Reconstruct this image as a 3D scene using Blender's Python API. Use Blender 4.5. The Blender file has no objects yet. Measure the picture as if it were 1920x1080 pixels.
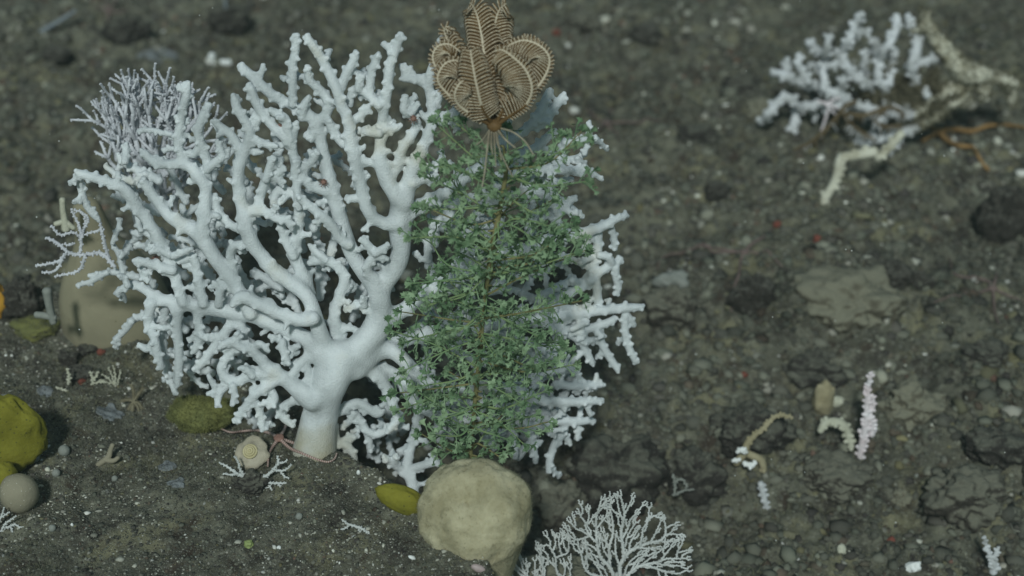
import bpy, bmesh, math, random
import numpy as np
from mathutils import Vector, kdtree

R = math.radians
rnd = random.Random(7)
rng = np.random.default_rng(11)
scene = bpy.context.scene
COL = scene.collection

# ------------------------------------------------------------------ camera
PITCH, CAMZ, F = R(35), 2.0, 3045.0
cam_data = bpy.data.cameras.new("camera")
cam = bpy.data.objects.new("camera", cam_data)
COL.objects.link(cam)
cam.location = (0, 0, CAMZ)
cam.rotation_euler = (R(90) - PITCH, 0, 0)
cam_data.sensor_width = 36
cam_data.lens = 36 * F / 1920
cam_data.clip_start, cam_data.clip_end = 0.05, 500
cam_data.dof.use_dof = True
cam_data.dof.focus_distance = 2.89
cam_data.dof.aperture_fstop = 1.7
scene.camera = cam

# ------------------------------------------------------------------ light
SUN_EL, SUN_AZ = R(46), R(187)           # azimuth clockwise from +Y: behind the camera, to its left
world = bpy.data.worlds.new("World")
scene.world = world
world.use_nodes = True
wt = world.node_tree
bg = wt.nodes["Background"]
sky = wt.nodes.new("ShaderNodeTexSky")
sky.sky_type = 'NISHITA'
sky.sun_disc = False
sky.sun_elevation = SUN_EL
sky.sun_rotation = SUN_AZ
tint = wt.nodes.new("ShaderNodeMix")
tint.data_type = 'RGBA'
tint.blend_type = 'MULTIPLY'
tint.inputs[0].default_value = 1.0
tint.inputs[7].default_value = (0.84, 1.0, 0.80, 1)
wt.links.new(sky.outputs[0], tint.inputs[6])
wt.links.new(tint.outputs[2], bg.inputs[0])
bg.inputs[1].default_value = 0.06
sd = bpy.data.lights.new("sun", 'SUN')
sd.energy = 2.3
sd.angle = R(6)
sd.color = (0.92, 1.0, 0.985)
sun = bpy.data.objects.new("sun", sd)
COL.objects.link(sun)
sv = Vector((math.sin(SUN_AZ) * math.cos(SUN_EL), math.cos(SUN_AZ) * math.cos(SUN_EL), math.sin(SUN_EL)))
sun.rotation_euler = sv.to_track_quat('Z', 'Y').to_euler()
sun.location = (0, 0, 8)
scene.view_settings.view_transform = 'Standard'
scene.view_settings.look = 'None'
scene.view_settings.exposure = -0.08
scene.view_settings.gamma = 1.0

# ------------------------------------------------------------------ geometry helpers
CP, SP = math.cos(PITCH), math.sin(PITCH)
FWD = np.array([0, CP, -SP]); UPV = np.array([0, SP, CP]); RGT = np.array([1.0, 0, 0])
CAM = np.array([0, 0, CAMZ])

def P(px, py, d):
    """world point seen at photo pixel px,py at d metres along the view axis"""
    return CAM + d * (FWD + RGT * (px - 960) / F + UPV * (540 - py) / F)

def _hash(ix, iy, iz, s):
    h = (ix * 374761393 + iy * 668265263 + iz * 2147483647 + s * 974634777) & 0xffffffff
    h = ((h ^ (h >> 13)) * 1274126177) & 0xffffffff
    h = ((h ^ (h >> 16)) * 2246822519) & 0xffffffff
    return ((h ^ (h >> 15)) & 0xffff) / 32767.5 - 1.0

def vnoise(x, y, z=0.0, s=0):
    x, y, z = np.broadcast_arrays(np.asarray(x, float), np.asarray(y, float), np.asarray(z, float))
    fx, fy, fz = np.floor(x), np.floor(y), np.floor(z)
    ix, iy, iz = fx.astype(np.int64), fy.astype(np.int64), fz.astype(np.int64)
    u, v, w = x - fx, y - fy, z - fz
    u, v, w = u * u * (3 - 2 * u), v * v * (3 - 2 * v), w * w * (3 - 2 * w)
    r = 0
    for a in (0, 1):
        for b in (0, 1):
            for c in (0, 1):
                r = r + _hash(ix + a, iy + b, iz + c, s) * (u if a else 1 - u) * (v if b else 1 - v) * (w if c else 1 - w)
    return r

def fbm(x, y, z=0.0, s=0, octaves=4, gain=0.5):
    a, t, f = 1.0, 0, 1.0
    for o in range(octaves):
        t = t + a * vnoise(np.asarray(x) * f + 3.7 * o, np.asarray(y) * f - 1.9 * o, np.asarray(z) * f + 5.1 * o, s + o)
        a *= gain; f *= 2.03
    return t

def sstep(t):
    t = np.clip(t, 0, 1)
    return t * t * (3 - 2 * t)

LX = np.array([-3.0, -1.6, -1.00, -0.75, -0.52, -0.25, -0.12, -0.03, 0.04, 0.12])
LY = np.array([3.1, 2.97, 2.90, 2.76, 2.62, 2.41, 2.22, 2.03, 1.72, 1.0])

def mound(x, y):
    yl = np.interp(x, LX, LY) + 0.05 * vnoise(x * 7, y * 7, 0, 40)
    return sstep((yl - y) / 0.16 + 0.25)

def height(x, y):
    x = np.asarray(x, float); y = np.asarray(y, float)
    m = mound(x, y)
    low = -0.15 - 0.12 * sstep((x + 0.1) / 0.9) * sstep((3.1 - y) / 0.7) + 0.05 * (y - 3.0)
    z = low * (1 - m) + 0.02 * m
    z = z + (0.045 - 0.02 * m) * fbm(x * 2.6, y * 2.6, 0, 3, 3) + (0.021 - 0.008 * m) * fbm(x * 11, y * 11, 0, 9, 2)
    z = z + (0.0085 - 0.003 * m) * fbm(x * 42, y * 42, 0, 15, 3)
    z = z + (1 - m) * .016 * (np.abs(fbm(x * 17, y * 17, 0, 33, 2)) - .35)
    # the dark hollow between the boulders at lower right
    z = z - 0.11 * np.exp(-(((x - 0.22) / 0.30) ** 2 + ((y - 2.42) / 0.17) ** 2))
    return z

_ds = np.linspace(1.6, 9, 3000)
def GD(px, py):
    """depth along the view axis of the ground under photo pixel px,py"""
    p = CAM[None, :] + _ds[:, None] * (FWD + RGT * (px - 960) / F + UPV * (540 - py) / F)[None, :]
    hit = np.nonzero(p[:, 2] < height(p[:, 0], p[:, 1]))[0]
    return float(_ds[hit[0]]) if len(hit) else 6.0

def G(px, py, lift=0.0):
    p = P(px, py, GD(px, py))
    return p + np.array([0, 0, lift])

class Stand:
    """an upright sheet through the ground point under (ax, ay): photo pixels become points on it"""
    def __init__(self, ax, ay, k=0.6, dd=0.0, d0=None):
        self.ax, self.ay, self.k = ax, ay, k
        self.d0 = (GD(ax, ay) if d0 is None else d0) + dd
        self.base = P(ax, ay, self.d0)
        self.s = self.d0 / F
    def __call__(self, x, y, dd=0.0):
        return P(x, y, self.d0 - self.k * (self.ay - y) * self.s + dd)

class MB:
    def __init__(self):
        self.v, self.q, self.t, self.n = [], [], [], 0
        self.qm, self.tm, self.c = [], [], []
    def add(self, v, quads=None, tris=None, m=0, c=None):
        v = np.asarray(v, float)
        self.v.append(v)
        if quads is not None and len(quads):
            self.q.append(np.asarray(quads) + self.n)
            self.qm.append(np.full(len(quads), 0) + m)
        if tris is not None and len(tris):
            self.t.append(np.asarray(tris) + self.n)
            self.tm.append(np.full(len(tris), 0) + m)
        if c is not None:
            self.c.append(np.broadcast_to(np.asarray(c, float), (len(v), 3)))
        self.n += len(v)
    def mesh(self, name, mats, loc=(0, 0, 0), smooth=True):
        me = bpy.data.meshes.new(name)
        v = np.concatenate(self.v) - np.asarray(loc)
        q = np.concatenate(self.q) if self.q else np.zeros((0, 4), int)
        t = np.concatenate(self.t) if self.t else np.zeros((0, 3), int)
        qm = np.concatenate(self.qm) if self.q else np.zeros(0, int)
        tm = np.concatenate(self.tm) if self.t else np.zeros(0, int)
        me.vertices.add(len(v)); me.vertices.foreach_set("co", v.ravel().astype(np.float32))
        loops = np.concatenate([q.ravel(), t.ravel()]).astype(np.int32)
        me.loops.add(len(loops)); me.loops.foreach_set("vertex_index", loops)
        tot = np.concatenate([np.full(len(q), 4), np.full(len(t), 3)]).astype(np.int32)
        st = np.concatenate([[0], np.cumsum(tot)[:-1]]).astype(np.int32)
        me.polygons.add(len(tot)); me.polygons.foreach_set("loop_start", st)
        for m in (mats if isinstance(mats, (list, tuple)) else [mats]):
            me.materials.append(m)
        me.polygons.foreach_set("material_index", np.concatenate([qm, tm]).astype(np.int32))
        me.polygons.foreach_set("use_smooth", np.full(len(tot), smooth))
        me.update(calc_edges=True)
        if self.c:
            a = me.color_attributes.new("tone", 'FLOAT_COLOR', 'POINT')
            c = np.concatenate(self.c); c = np.hstack([c, np.ones((len(c), 1))])
            a.data.foreach_set("color", c.ravel().astype(np.float32))
        return me

def link(name, me, loc=(0, 0, 0), parent=None):
    o = bpy.data.objects.new(name, me)
    COL.objects.link(o)
    if parent is not None:
        o.parent = parent
        o.location = (0, 0, 0)
    else:
        o.location = tuple(loc)
    return o

def tag(o, label, cat, group=None, kind=None):
    if label: o["label"] = label
    if cat: o["category"] = cat
    if group: o["group"] = group
    if kind: o["kind"] = kind
    return o

def thing(name, mb, mats, loc, label, cat, group=None, smooth=True):
    return tag(link(name, mb.mesh(name, mats, loc, smooth), loc), label, cat, group)

def empty(name, loc, label, cat, group=None):
    o = bpy.data.objects.new(name, None)
    o.empty_display_size = 0.05
    COL.objects.link(o); o.location = tuple(loc)
    return tag(o, label, cat, group)

def part(name, mb, mats, root, rootloc, smooth=True, parent=None):
    return link(name, mb.mesh(name, mats, rootloc, smooth), parent=parent or root)

def resample(pts, step):
    """Catmull-Rom through rows of any width (x,y,z,r...)"""
    p = np.asarray(pts, float)
    if len(p) < 2: return p
    e = np.vstack([2 * p[0] - p[1], p, 2 * p[-1] - p[-2]])
    out = []
    for i in range(1, len(e) - 2):
        n = max(1, int(np.ceil(np.linalg.norm((e[i + 1] - e[i])[:3]) / step)))
        t = (np.arange(n) / n)[:, None]
        a, b, c, d = e[i - 1], e[i], e[i + 1], e[i + 2]
        out.append(0.5 * (2 * b + (c - a) * t + (2 * a - 5 * b + 4 * c - d) * t ** 2 + (3 * b - a - 3 * c + d) * t ** 3))
    out.append(p[-1:])
    return np.vstack(out)

def tube(mb, pts, rad, n=8, m=0, c=None, band=None, flat=None):
    """closed tapered tube with rounded ends; band = materials taken in turn along it"""
    pts = np.asarray(pts, float); rad = np.broadcast_to(np.asarray(rad, float), (len(pts),)).copy()
    T = np.gradient(pts, axis=0); T /= np.linalg.norm(T, axis=1)[:, None] + 1e-12
    # rounded end rings
    pts = np.vstack([pts[0] - T[0] * rad[0] * .45, pts, pts[-1] + T[-1] * rad[-1] * .45])
    rad = np.concatenate([[rad[0] * .75], rad, [rad[-1] * .75]])
    T = np.vstack([T[0], T, T[-1]])
    k = len(pts)
    u = np.cross(T[0], [0.31, 0.52, 0.79]); u /= np.linalg.norm(u)
    ang = np.arange(n) * 2 * math.pi / n
    ca, sa = np.cos(ang)[:, None], np.sin(ang)[:, None]
    V = np.empty((k * n + 2, 3))
    for i in range(k):
        u = u - T[i] * np.dot(u, T[i]); u /= np.linalg.norm(u) + 1e-12
        w = np.cross(T[i], u)
        if flat is not None:
            fl = flat[min(max(i - 1, 0), len(flat) - 1)]
            w2 = fl - T[i] * np.dot(fl, T[i]); w2 /= np.linalg.norm(w2) + 1e-12
            u2 = np.cross(w2, T[i])
            V[i * n:(i + 1) * n] = pts[i] + rad[i] * (ca * u2 + 0.28 * sa * w2)
        else:
            V[i * n:(i + 1) * n] = pts[i] + rad[i] * (ca * u + sa * w)
    V[k * n] = pts[0] - T[0] * rad[0] * .35
    V[k * n + 1] = pts[-1] + T[-1] * rad[-1] * .35
    j = np.arange(n); j2 = (j + 1) % n
    i = np.arange(k - 1)[:, None] * n
    q = np.stack([i + j, i + j2, i + n + j2, i + n + j], -1).reshape(-1, 4)
    t = np.vstack([np.stack([np.full(n, k * n), j2, j], -1),
                   np.stack([np.full(n, k * n + 1), (k - 1) * n + j, (k - 1) * n + j2], -1)])
    mm = m
    if band is not None:
        mm = np.repeat(np.array([band[a % len(band)] for a in range(k - 1)]), n)
    mb.add(V, q, None, mm, c)
    mb.add(np.zeros((0, 3)), None, t - 0, m, None) if False else mb.t.append(t + mb.n - len(V)) or mb.tm.append(np.full(len(t), m))

_ico = {}
def ico(sub):
    if sub not in _ico:
        b = bmesh.new()
        bmesh.ops.create_icosphere(b, subdivisions=sub, radius=1)
        b.verts.ensure_lookup_table()
        _ico[sub] = (np.array([v.co[:] for v in b.verts]), np.array([[v.index for v in f.verts] for f in b.faces]))
        b.free()
    return _ico[sub]

def blob(mb, c, r, sub=3, amp=.2, freq=1.5, s=0, m=0, rot=None, facets=0, c_=None, fine=0.05):
    v, t = ico(sub)
    n = fbm(v[:, 0] * freq, v[:, 1] * freq, v[:, 2] * freq, s, 3)
    n2 = fbm(v[:, 0] * freq * 4, v[:, 1] * freq * 4, v[:, 2] * freq * 4, s + 9, 3)
    w = v * (1 + amp * n + fine * n2)[:, None]
    if facets:
        g = np.random.default_rng(s + 5)
        for _ in range(facets):
            d = g.normal(size=3); d /= np.linalg.norm(d)
            h = w @ d; lim = g.uniform(.55, .85)
            w = w - np.outer(np.maximum(h - lim, 0) * .9, d)
    w = w * np.asarray(r)
    if rot is not None: w = w @ np.asarray(rot).T
    mb.add(w + np.asarray(c), None, t, m, c_)

def lathe(mb, prof, c, ax=(0, 0, 1), n=48, m=0, wob=0, s=0):
    """prof rows (radius, height)"""
    ax = np.asarray(ax, float); ax /= np.linalg.norm(ax)
    u = np.cross(ax, [0.2, 1, 0.1]); u /= np.linalg.norm(u); w = np.cross(ax, u)
    prof = np.asarray(prof, float); k = len(prof)
    a = np.arange(n) * 2 * math.pi / n
    V = []
    for i, (r, h) in enumerate(prof):
        rr = r * (1 + wob * fbm(np.cos(a) * 1.5, np.sin(a) * 1.5, h * 9, s, 3))
        V.append(np.asarray(c) + np.outer(rr * np.cos(a), u) + np.outer(rr * np.sin(a), w) + ax * h)
    V = np.vstack(V)
    j = np.arange(n); j2 = (j + 1) % n; i = np.arange(k - 1)[:, None] * n
    mb.add(V, np.stack([i + j, i + j2, i + n + j2, i + n + j], -1).reshape(-1, 4), None, m)

def fuzz(mb, pts, nrm, length, width, count, g, m=0, lean=.5):
    """short bent filaments on the points"""
    k = g.integers(0, len(pts), count)
    p = pts[k] + g.normal(size=(count, 3)) * width
    d = nrm[k] + g.normal(size=(count, 3)) * lean
    d /= np.linalg.norm(d, axis=1)[:, None]
    L = (length * g.uniform(.4, 1.2, count))[:, None]
    sd_ = np.cross(d, g.normal(size=(count, 3))); sd_ /= np.linalg.norm(sd_, axis=1)[:, None] + 1e-9
    b = g.normal(size=(count, 3)) * .3
    a0, a1 = p - sd_ * width, p + sd_ * width
    q = p + d * L * .55; q0, q1 = q - sd_ * width * .7, q + sd_ * width * .7
    e = p + (d + b) * L
    V = np.stack([a0, a1, q1, q0, e], 1).reshape(-1, 3)
    i = np.arange(count)[:, None] * 5
    mb.add(V, i + np.array([[0, 1, 2, 3]]), i + np.array([[3, 2, 4]]), m)

# ------------------------------------------------------------------ materials
def mat(name, base, rough=.8, var=None, scale=20, bump=0, bscale=150, sss=0, spec=.3, detail=5, thr=(.35, .65), spots=None, trans=0):
    """noise-mottled principled; spots = (colour, scale, size) of small specks"""
    m = bpy.data.materials.new(name); m.use_nodes = True
    nt = m.node_tree; N = nt.nodes; L = nt.links
    b = N["Principled BSDF"]
    b.inputs["Roughness"].default_value = rough
    b.inputs["Specular IOR Level"].default_value = spec
    co = N.new("ShaderNodeTexCoord")
    cur = None
    if var is not None:
        nz = N.new("ShaderNodeTexNoise"); nz.inputs["Scale"].default_value = scale; nz.inputs["Detail"].default_value = detail
        nz.inputs["Roughness"].default_value = .6
        L.new(co.outputs["Object"], nz.inputs["Vector"])
        rp = N.new("ShaderNodeValToRGB")
        rp.color_ramp.elements[0].position, rp.color_ramp.elements[1].position = thr
        rp.color_ramp.elements[0].color = (*base, 1); rp.color_ramp.elements[1].color = (*var, 1)
        L.new(nz.outputs["Fac"], rp.inputs[0]); cur = rp.outputs[0]
    if spots:
        vo = N.new("ShaderNodeTexVoronoi"); vo.inputs["Scale"].default_value = spots[1]
        L.new(co.outputs["Object"], vo.inputs["Vector"])
        mr = N.new("ShaderNodeMapRange"); mr.inputs[1].default_value = spots[2]; mr.inputs[2].default_value = spots[2] * .6
        L.new(vo.outputs["Distance"], mr.inputs[0])
        mx = N.new("ShaderNodeMix"); mx.data_type = 'RGBA'
        L.new(mr.outputs[0], mx.inputs[0])
        if cur: L.new(cur, mx.inputs[6])
        else: mx.inputs[6].default_value = (*base, 1)
        mx.inputs[7].default_value = (*spots[0], 1); cur = mx.outputs[2]
    if cur: L.new(cur, b.inputs["Base Color"])
    else: b.inputs["Base Color"].default_value = (*base, 1)
    if bump:
        nb = N.new("ShaderNodeTexNoise"); nb.inputs["Scale"].default_value = bscale; nb.inputs["Detail"].default_value = 4
        L.new(co.outputs["Object"], nb.inputs["Vector"])
        bp = N.new("ShaderNodeBump"); bp.inputs["Strength"].default_value = bump; bp.inputs["Distance"].default_value = .004
        L.new(nb.outputs["Fac"], bp.inputs["Height"]); L.new(bp.outputs[0], b.inputs["Normal"])
    if sss:
        b.inputs["Subsurface Weight"].default_value = sss
        b.inputs["Subsurface Radius"].default_value = (.012, .014, .013)
        b.inputs["Subsurface Scale"].default_value = 1.0
    if trans:
        tb = N.new("ShaderNodeBsdfTranslucent"); ms = N.new("ShaderNodeMixShader"); ms.inputs[0].default_value = trans
        if cur: L.new(cur, tb.inputs[0])
        else: tb.inputs[0].default_value = (*base, 1)
        L.new(b.outputs[0], ms.inputs[1]); L.new(tb.outputs[0], ms.inputs[2])
        L.new(ms.outputs[0], N["Material Output"].inputs["Surface"])
    return m

def mat_tone(name, rough=.85, bump=0.0):
    m = bpy.data.materials.new(name); m.use_nodes = True
    nt = m.node_tree; b = nt.nodes["Principled BSDF"]
    a = nt.nodes.new("ShaderNodeAttribute"); a.attribute_name = "tone"
    b.inputs["Roughness"].default_value = rough; b.inputs["Specular IOR Level"].default_value = .25
    nt.links.new(a.outputs["Color"], b.inputs["Base Color"])
    return m

def mat_seabed():
    m = bpy.data.materials.new("seabed_sediment"); m.use_nodes = True
    nt = m.node_tree; N = nt.nodes; L = nt.links; b = N["Principled BSDF"]
    b.inputs["Roughness"].default_value = .95; b.inputs["Specular IOR Level"].default_value = .15
    co = N.new("ShaderNodeTexCoord")
    def noise(sc, det, lo, hi):
        n = N.new("ShaderNodeTexNoise"); n.inputs["Scale"].default_value = sc; n.inputs["Detail"].default_value = det; n.inputs["Roughness"].default_value = .65
        L.new(co.outputs["Object"], n.inputs["Vector"])
        r = N.new("ShaderNodeMapRange"); r.inputs[1].default_value = lo; r.inputs[2].default_value = hi
        L.new(n.outputs["Fac"], r.inputs[0]); return r.outputs[0]
    def mixc(f, a, c):
        x = N.new("ShaderNodeMix"); x.data_type = 'RGBA'
        L.new(f, x.inputs[0])
        if isinstance(a, tuple): x.inputs[6].default_value = (*a, 1)
        else: L.new(a, x.inputs[6])
        x.inputs[7].default_value = (*c, 1); return x.outputs[2]
    c = mixc(noise(9, 6, .38, .62), (.040, .035, .029), (.135, .136, .100))
    c = mixc(noise(38, 5, .48, .66), c, (.19, .188, .142))
    c = mixc(noise(21, 4, .60, .68), c, (.036, .031, .028))
    c = mixc(noise(5, 3, .62, .72), c, (.17, .155, .080))
    c = mixc(noise(3.1, 6, .50, .68), c, (.19, .188, .135))
    c = mixc(noise(7.5, 6, .54, .64), c, (.21, .20, .125))
    c = mixc(noise(13, 5, .56, .66), c, (.055, .043, .032))
    c = mixc(noise(240, 3, .60, .72), c, (.36, .36, .32))
    c = mixc(noise(330, 3, .60, .70), c, (.022, .020, .019))
    L.new(c, b.inputs["Base Color"])
    nb = N.new("ShaderNodeTexNoise"); nb.inputs["Scale"].default_value = 160; nb.inputs["Detail"].default_value = 6; nb.inputs["Roughness"].default_value = .7
    L.new(co.outputs["Object"], nb.inputs["Vector"])
    bp = N.new("ShaderNodeBump"); bp.inputs["Strength"].default_value = .9; bp.inputs["Distance"].default_value = .006
    L.new(nb.outputs["Fac"], bp.inputs["Height"]); L.new(bp.outputs[0], b.inputs["Normal"])
    return m

def mat_rock(name, dark, dust, amount):
    m = bpy.data.materials.new(name); m.use_nodes = True
    nt = m.node_tree; N = nt.nodes; L = nt.links; b = N["Principled BSDF"]
    b.inputs["Roughness"].default_value = .9; b.inputs["Specular IOR Level"].default_value = .2
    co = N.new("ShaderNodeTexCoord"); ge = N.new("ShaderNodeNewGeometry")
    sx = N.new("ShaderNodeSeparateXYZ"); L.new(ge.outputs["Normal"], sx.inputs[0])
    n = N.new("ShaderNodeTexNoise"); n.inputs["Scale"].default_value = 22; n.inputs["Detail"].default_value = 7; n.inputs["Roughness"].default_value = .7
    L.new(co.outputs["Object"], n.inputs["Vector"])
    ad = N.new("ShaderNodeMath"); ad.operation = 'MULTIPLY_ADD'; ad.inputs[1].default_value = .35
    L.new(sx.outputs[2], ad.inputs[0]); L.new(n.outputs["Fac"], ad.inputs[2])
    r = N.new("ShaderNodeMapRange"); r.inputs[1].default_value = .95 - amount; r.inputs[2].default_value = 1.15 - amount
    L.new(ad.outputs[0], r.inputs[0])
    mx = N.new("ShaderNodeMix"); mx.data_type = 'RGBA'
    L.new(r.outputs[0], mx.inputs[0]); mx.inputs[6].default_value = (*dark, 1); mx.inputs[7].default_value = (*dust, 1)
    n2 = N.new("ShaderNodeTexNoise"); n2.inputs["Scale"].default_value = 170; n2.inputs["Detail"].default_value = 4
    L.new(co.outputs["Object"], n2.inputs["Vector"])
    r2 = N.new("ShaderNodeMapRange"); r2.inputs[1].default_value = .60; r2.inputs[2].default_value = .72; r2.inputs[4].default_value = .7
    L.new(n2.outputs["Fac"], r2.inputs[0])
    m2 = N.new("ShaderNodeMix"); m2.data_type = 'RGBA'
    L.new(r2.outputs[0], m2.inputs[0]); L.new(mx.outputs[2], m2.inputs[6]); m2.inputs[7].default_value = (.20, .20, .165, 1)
    L.new(m2.outputs[2], b.inputs["Base Color"])
    bp = N.new("ShaderNodeBump"); bp.inputs["Strength"].default_value = .8; bp.inputs["Distance"].default_value = .005
    L.new(n2.outputs["Fac"], bp.inputs["Height"]); L.new(bp.outputs[0], b.inputs["Normal"])
    return m

def mat_coral():
    m = mat("white_coral_skin", (.47, .505, .51), .6, (.76, .80, .81), 11, .6, 330, sss=.12, spec=.35)
    nt = m.node_tree; N = nt.nodes; L = nt.links; b = N["Principled BSDF"]
    src = b.inputs["Base Color"].links[0].from_socket
    co = N.new("ShaderNodeTexCoord")
    # tan crust over the foot and small dead patches on the limbs
    s = N.new("ShaderNodeSeparateXYZ"); L.new(co.outputs["Object"], s.inputs[0])
    n = N.new("ShaderNodeTexNoise"); n.inputs["Scale"].default_value = 17; n.inputs["Detail"].default_value = 5
    L.new(co.outputs["Object"], n.inputs["Vector"])
    a = N.new("ShaderNodeMath"); a.operation = 'MULTIPLY_ADD'; a.inputs[1].default_value = .16
    L.new(n.outputs["Fac"], a.inputs[0]); 
    neg = N.new("ShaderNodeVectorMath"); neg.operation = 'LENGTH'
    neg2 = N.new("ShaderNodeMath"); neg2.operation = 'MULTIPLY_ADD'; neg2.inputs[1].default_value = -1.0; neg2.inputs[2].default_value = .030
    L.new(co.outputs["Object"], neg.inputs[0]); L.new(neg.outputs["Value"], neg2.inputs[0]); L.new(neg2.outputs[0], a.inputs[2])
    r = N.new("ShaderNodeMapRange"); r.inputs[1].default_value = .000; r.inputs[2].default_value = .095
    L.new(a.outputs[0], r.inputs[0])
    r2 = N.new("ShaderNodeMapRange"); r2.inputs[1].default_value = .59; r2.inputs[2].default_value = .72; r2.inputs[4].default_value = .5
    n3 = N.new("ShaderNodeTexNoise"); n3.inputs["Scale"].default_value = 11; n3.inputs["Detail"].default_value = 6
    L.new(co.outputs["Object"], n3.inputs["Vector"]); L.new(n3.outputs["Fac"], r2.inputs[0])
    mxm = N.new("ShaderNodeMath"); mxm.operation = 'MAXIMUM'
    L.new(r.outputs[0], mxm.inputs[0]); L.new(r2.outputs[0], mxm.inputs[1])
    mx = N.new("ShaderNodeMix"); mx.data_type = 'RGBA'
    L.new(mxm.outputs[0], mx.inputs[0]); L.new(src, mx.inputs[6]); mx.inputs[7].default_value = (.36, .32, .19, 1)
    L.new(mx.outputs[2], b.inputs["Base Color"])
    return m

M = {}
M['seabed'] = mat_seabed()
M['tone'] = mat_tone("pebble")
M['turf'] = mat("turf_olive", (.135, .138, .088), .9, (.25, .245, .16), 14, trans=.3)
M['coral'] = mat_coral()
M['lilac'] = mat("lilac_coral", (.47, .48, .51), .6, (.62, .635, .665), 30, .3, 400)
M['whitefan'] = mat("white_fan_coral", (.44, .46, .44), .6, (.60, .62, .60), 40, .3, 500)
M['deadtan'] = mat("dead_coral_crust", (.26, .235, .15), .9, (.60, .59, .48), 16, .9, 120, thr=(.36, .56))
M['deadwhite'] = mat("dead_coral_white", (.36, .37, .36), .8, (.70, .72, .74), 18, .4, 250)
M['green'] = mat("green_leaf", (.13, .225, .115), .7, (.31, .43, .255), 26, 0, trans=.2, thr=(.40, .60))
M['greendark'] = mat("green_twig", (.13, .22, .10), .7, (.22, .28, .12), 20)
M['stem'] = mat("yellow_stem", (.095, .095, .035), .7, (.25, .225, .10), 18, .4, 200)
M['crinoid'] = mat("crinoid_brown", (.155, .09, .032), .6, (.25, .152, .06), 35, 0, trans=.35)
M['crinoidpale'] = mat("crinoid_pale", (.60, .53, .40), .7)
M['cirri'] = mat("cirri_tan", (.22, .19, .13), .7, (.33, .30, .22), 60)
M['sponge'] = mat("beige_sponge", (.30, .27, .165), .95, (.52, .48, .325), 13, .45, 110, sss=.15, spec=.1)
M['spongefuzz'] = mat("beige_sponge_fuzz", (.42, .39, .27), .95, (.54, .50, .355), 9, trans=.8)
M['spongepale'] = mat("sponge_osculum", (.50, .46, .26), .95, (.58, .54, .34), 30, .5, 200, sss=.15, spec=.1)
M['dome'] = mat("grey_beige_sponge", (.235, .215, .145), .8, (.30, .275, .185), 9, .25, 90, sss=.1, spec=.15, spots=((.16, .14, .08), 38, .10))
M['yellow'] = mat("mustard_sponge", (.165, .155, .014), .85, (.25, .235, .028), 14, .4, 160, sss=.1, spots=((.10, .10, .02), 90, .2))
M['mossy'] = mat("mossy_sponge", (.13, .14, .05), .95, (.19, .19, .06), 14, .8, 120)
M['tandisc'] = mat("tan_ball_sponge", (.24, .22, .155), .85, (.29, .265, .19), 16, .3, 200, spots=((.45, .43, .36), 130, .16))
M['orange'] = mat("orange_sponge", (.45, .24, .03), .8, (.60, .32, .04), 20, .4, 120)
M['shell'] = mat("pale_shell", (.36, .32, .24), .6, (.46, .42, .32), 40, .3, 200)
M['shellyellow'] = mat("yellow_whorl", (.42, .37, .20), .7, (.52, .46, .28), 60)
M['pink'] = mat("pink_arm", (.22, .12, .095), .7, (.28, .165, .13), 40)
M['pinkpale'] = mat("pale_arm_band", (.50, .40, .36), .7)
M['pinkdull'] = mat("dull_pink_arm", (.13, .095, .085), .8, (.18, .13, .115), 40)
M['orangearm'] = mat("orange_arm", (.24, .14, .05), .8, (.32, .195, .075), 50, .4, 200)
M['brownarm'] = mat("brown_arm", (.09, .065, .032), .7, (.14, .105, .055), 40)
M['pinkwhite'] = mat("pink_white_coral", (.66, .56, .57), .7, (.78, .74, .76), 30, .3, 200)
M['cream'] = mat("cream_tube", (.42, .42, .32), .75, (.55, .55, .44), 40, .4, 250)
M['tantube'] = mat("tan_knob", (.27, .235, .14), .85, (.38, .34, .22), 25, .5, 150)
M['bluebryo'] = mat("blue_crust", (.14, .15, .15), .9, (.21, .23, .235), 60, .6, 320, spots=((.05, .055, .06), 190, .28))
M['greyball'] = mat("grey_ball_sponge", (.20, .215, .19), .85, (.27, .28, .25), 40, .3, 200)
M['white'] = mat("white_shell", (.72, .74, .71), .5, (.80, .82, .80), 60)
M['mauve'] = mat("mauve_shell", (.38, .30, .29), .5, (.45, .37, .35), 40)
M['limegreen'] = mat("lime_sponge", (.20, .25, .08), .85, (.32, .38, .16), 50, .5, 200)
M['red'] = mat("red_sponge", (.15, .045, .03), .8, (.20, .065, .045), 50, .4, 200)
M['featherstar'] = mat("feather_star_brown", (.15, .13, .08), .8, (.24, .22, .15), 80)
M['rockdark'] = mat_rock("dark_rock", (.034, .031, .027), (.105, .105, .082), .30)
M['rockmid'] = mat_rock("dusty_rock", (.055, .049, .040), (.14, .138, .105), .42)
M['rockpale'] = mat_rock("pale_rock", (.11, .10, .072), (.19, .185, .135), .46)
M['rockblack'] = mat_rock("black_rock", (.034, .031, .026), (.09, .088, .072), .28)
M['overgrowth'] = mat("brown_overgrowth", (.13, .115, .07), .95, (.27, .25, .17), 18, trans=.3)
M['stick'] = mat("grey_blue_stick", (.17, .20, .22), .8, (.23, .26, .28), 40)

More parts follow.
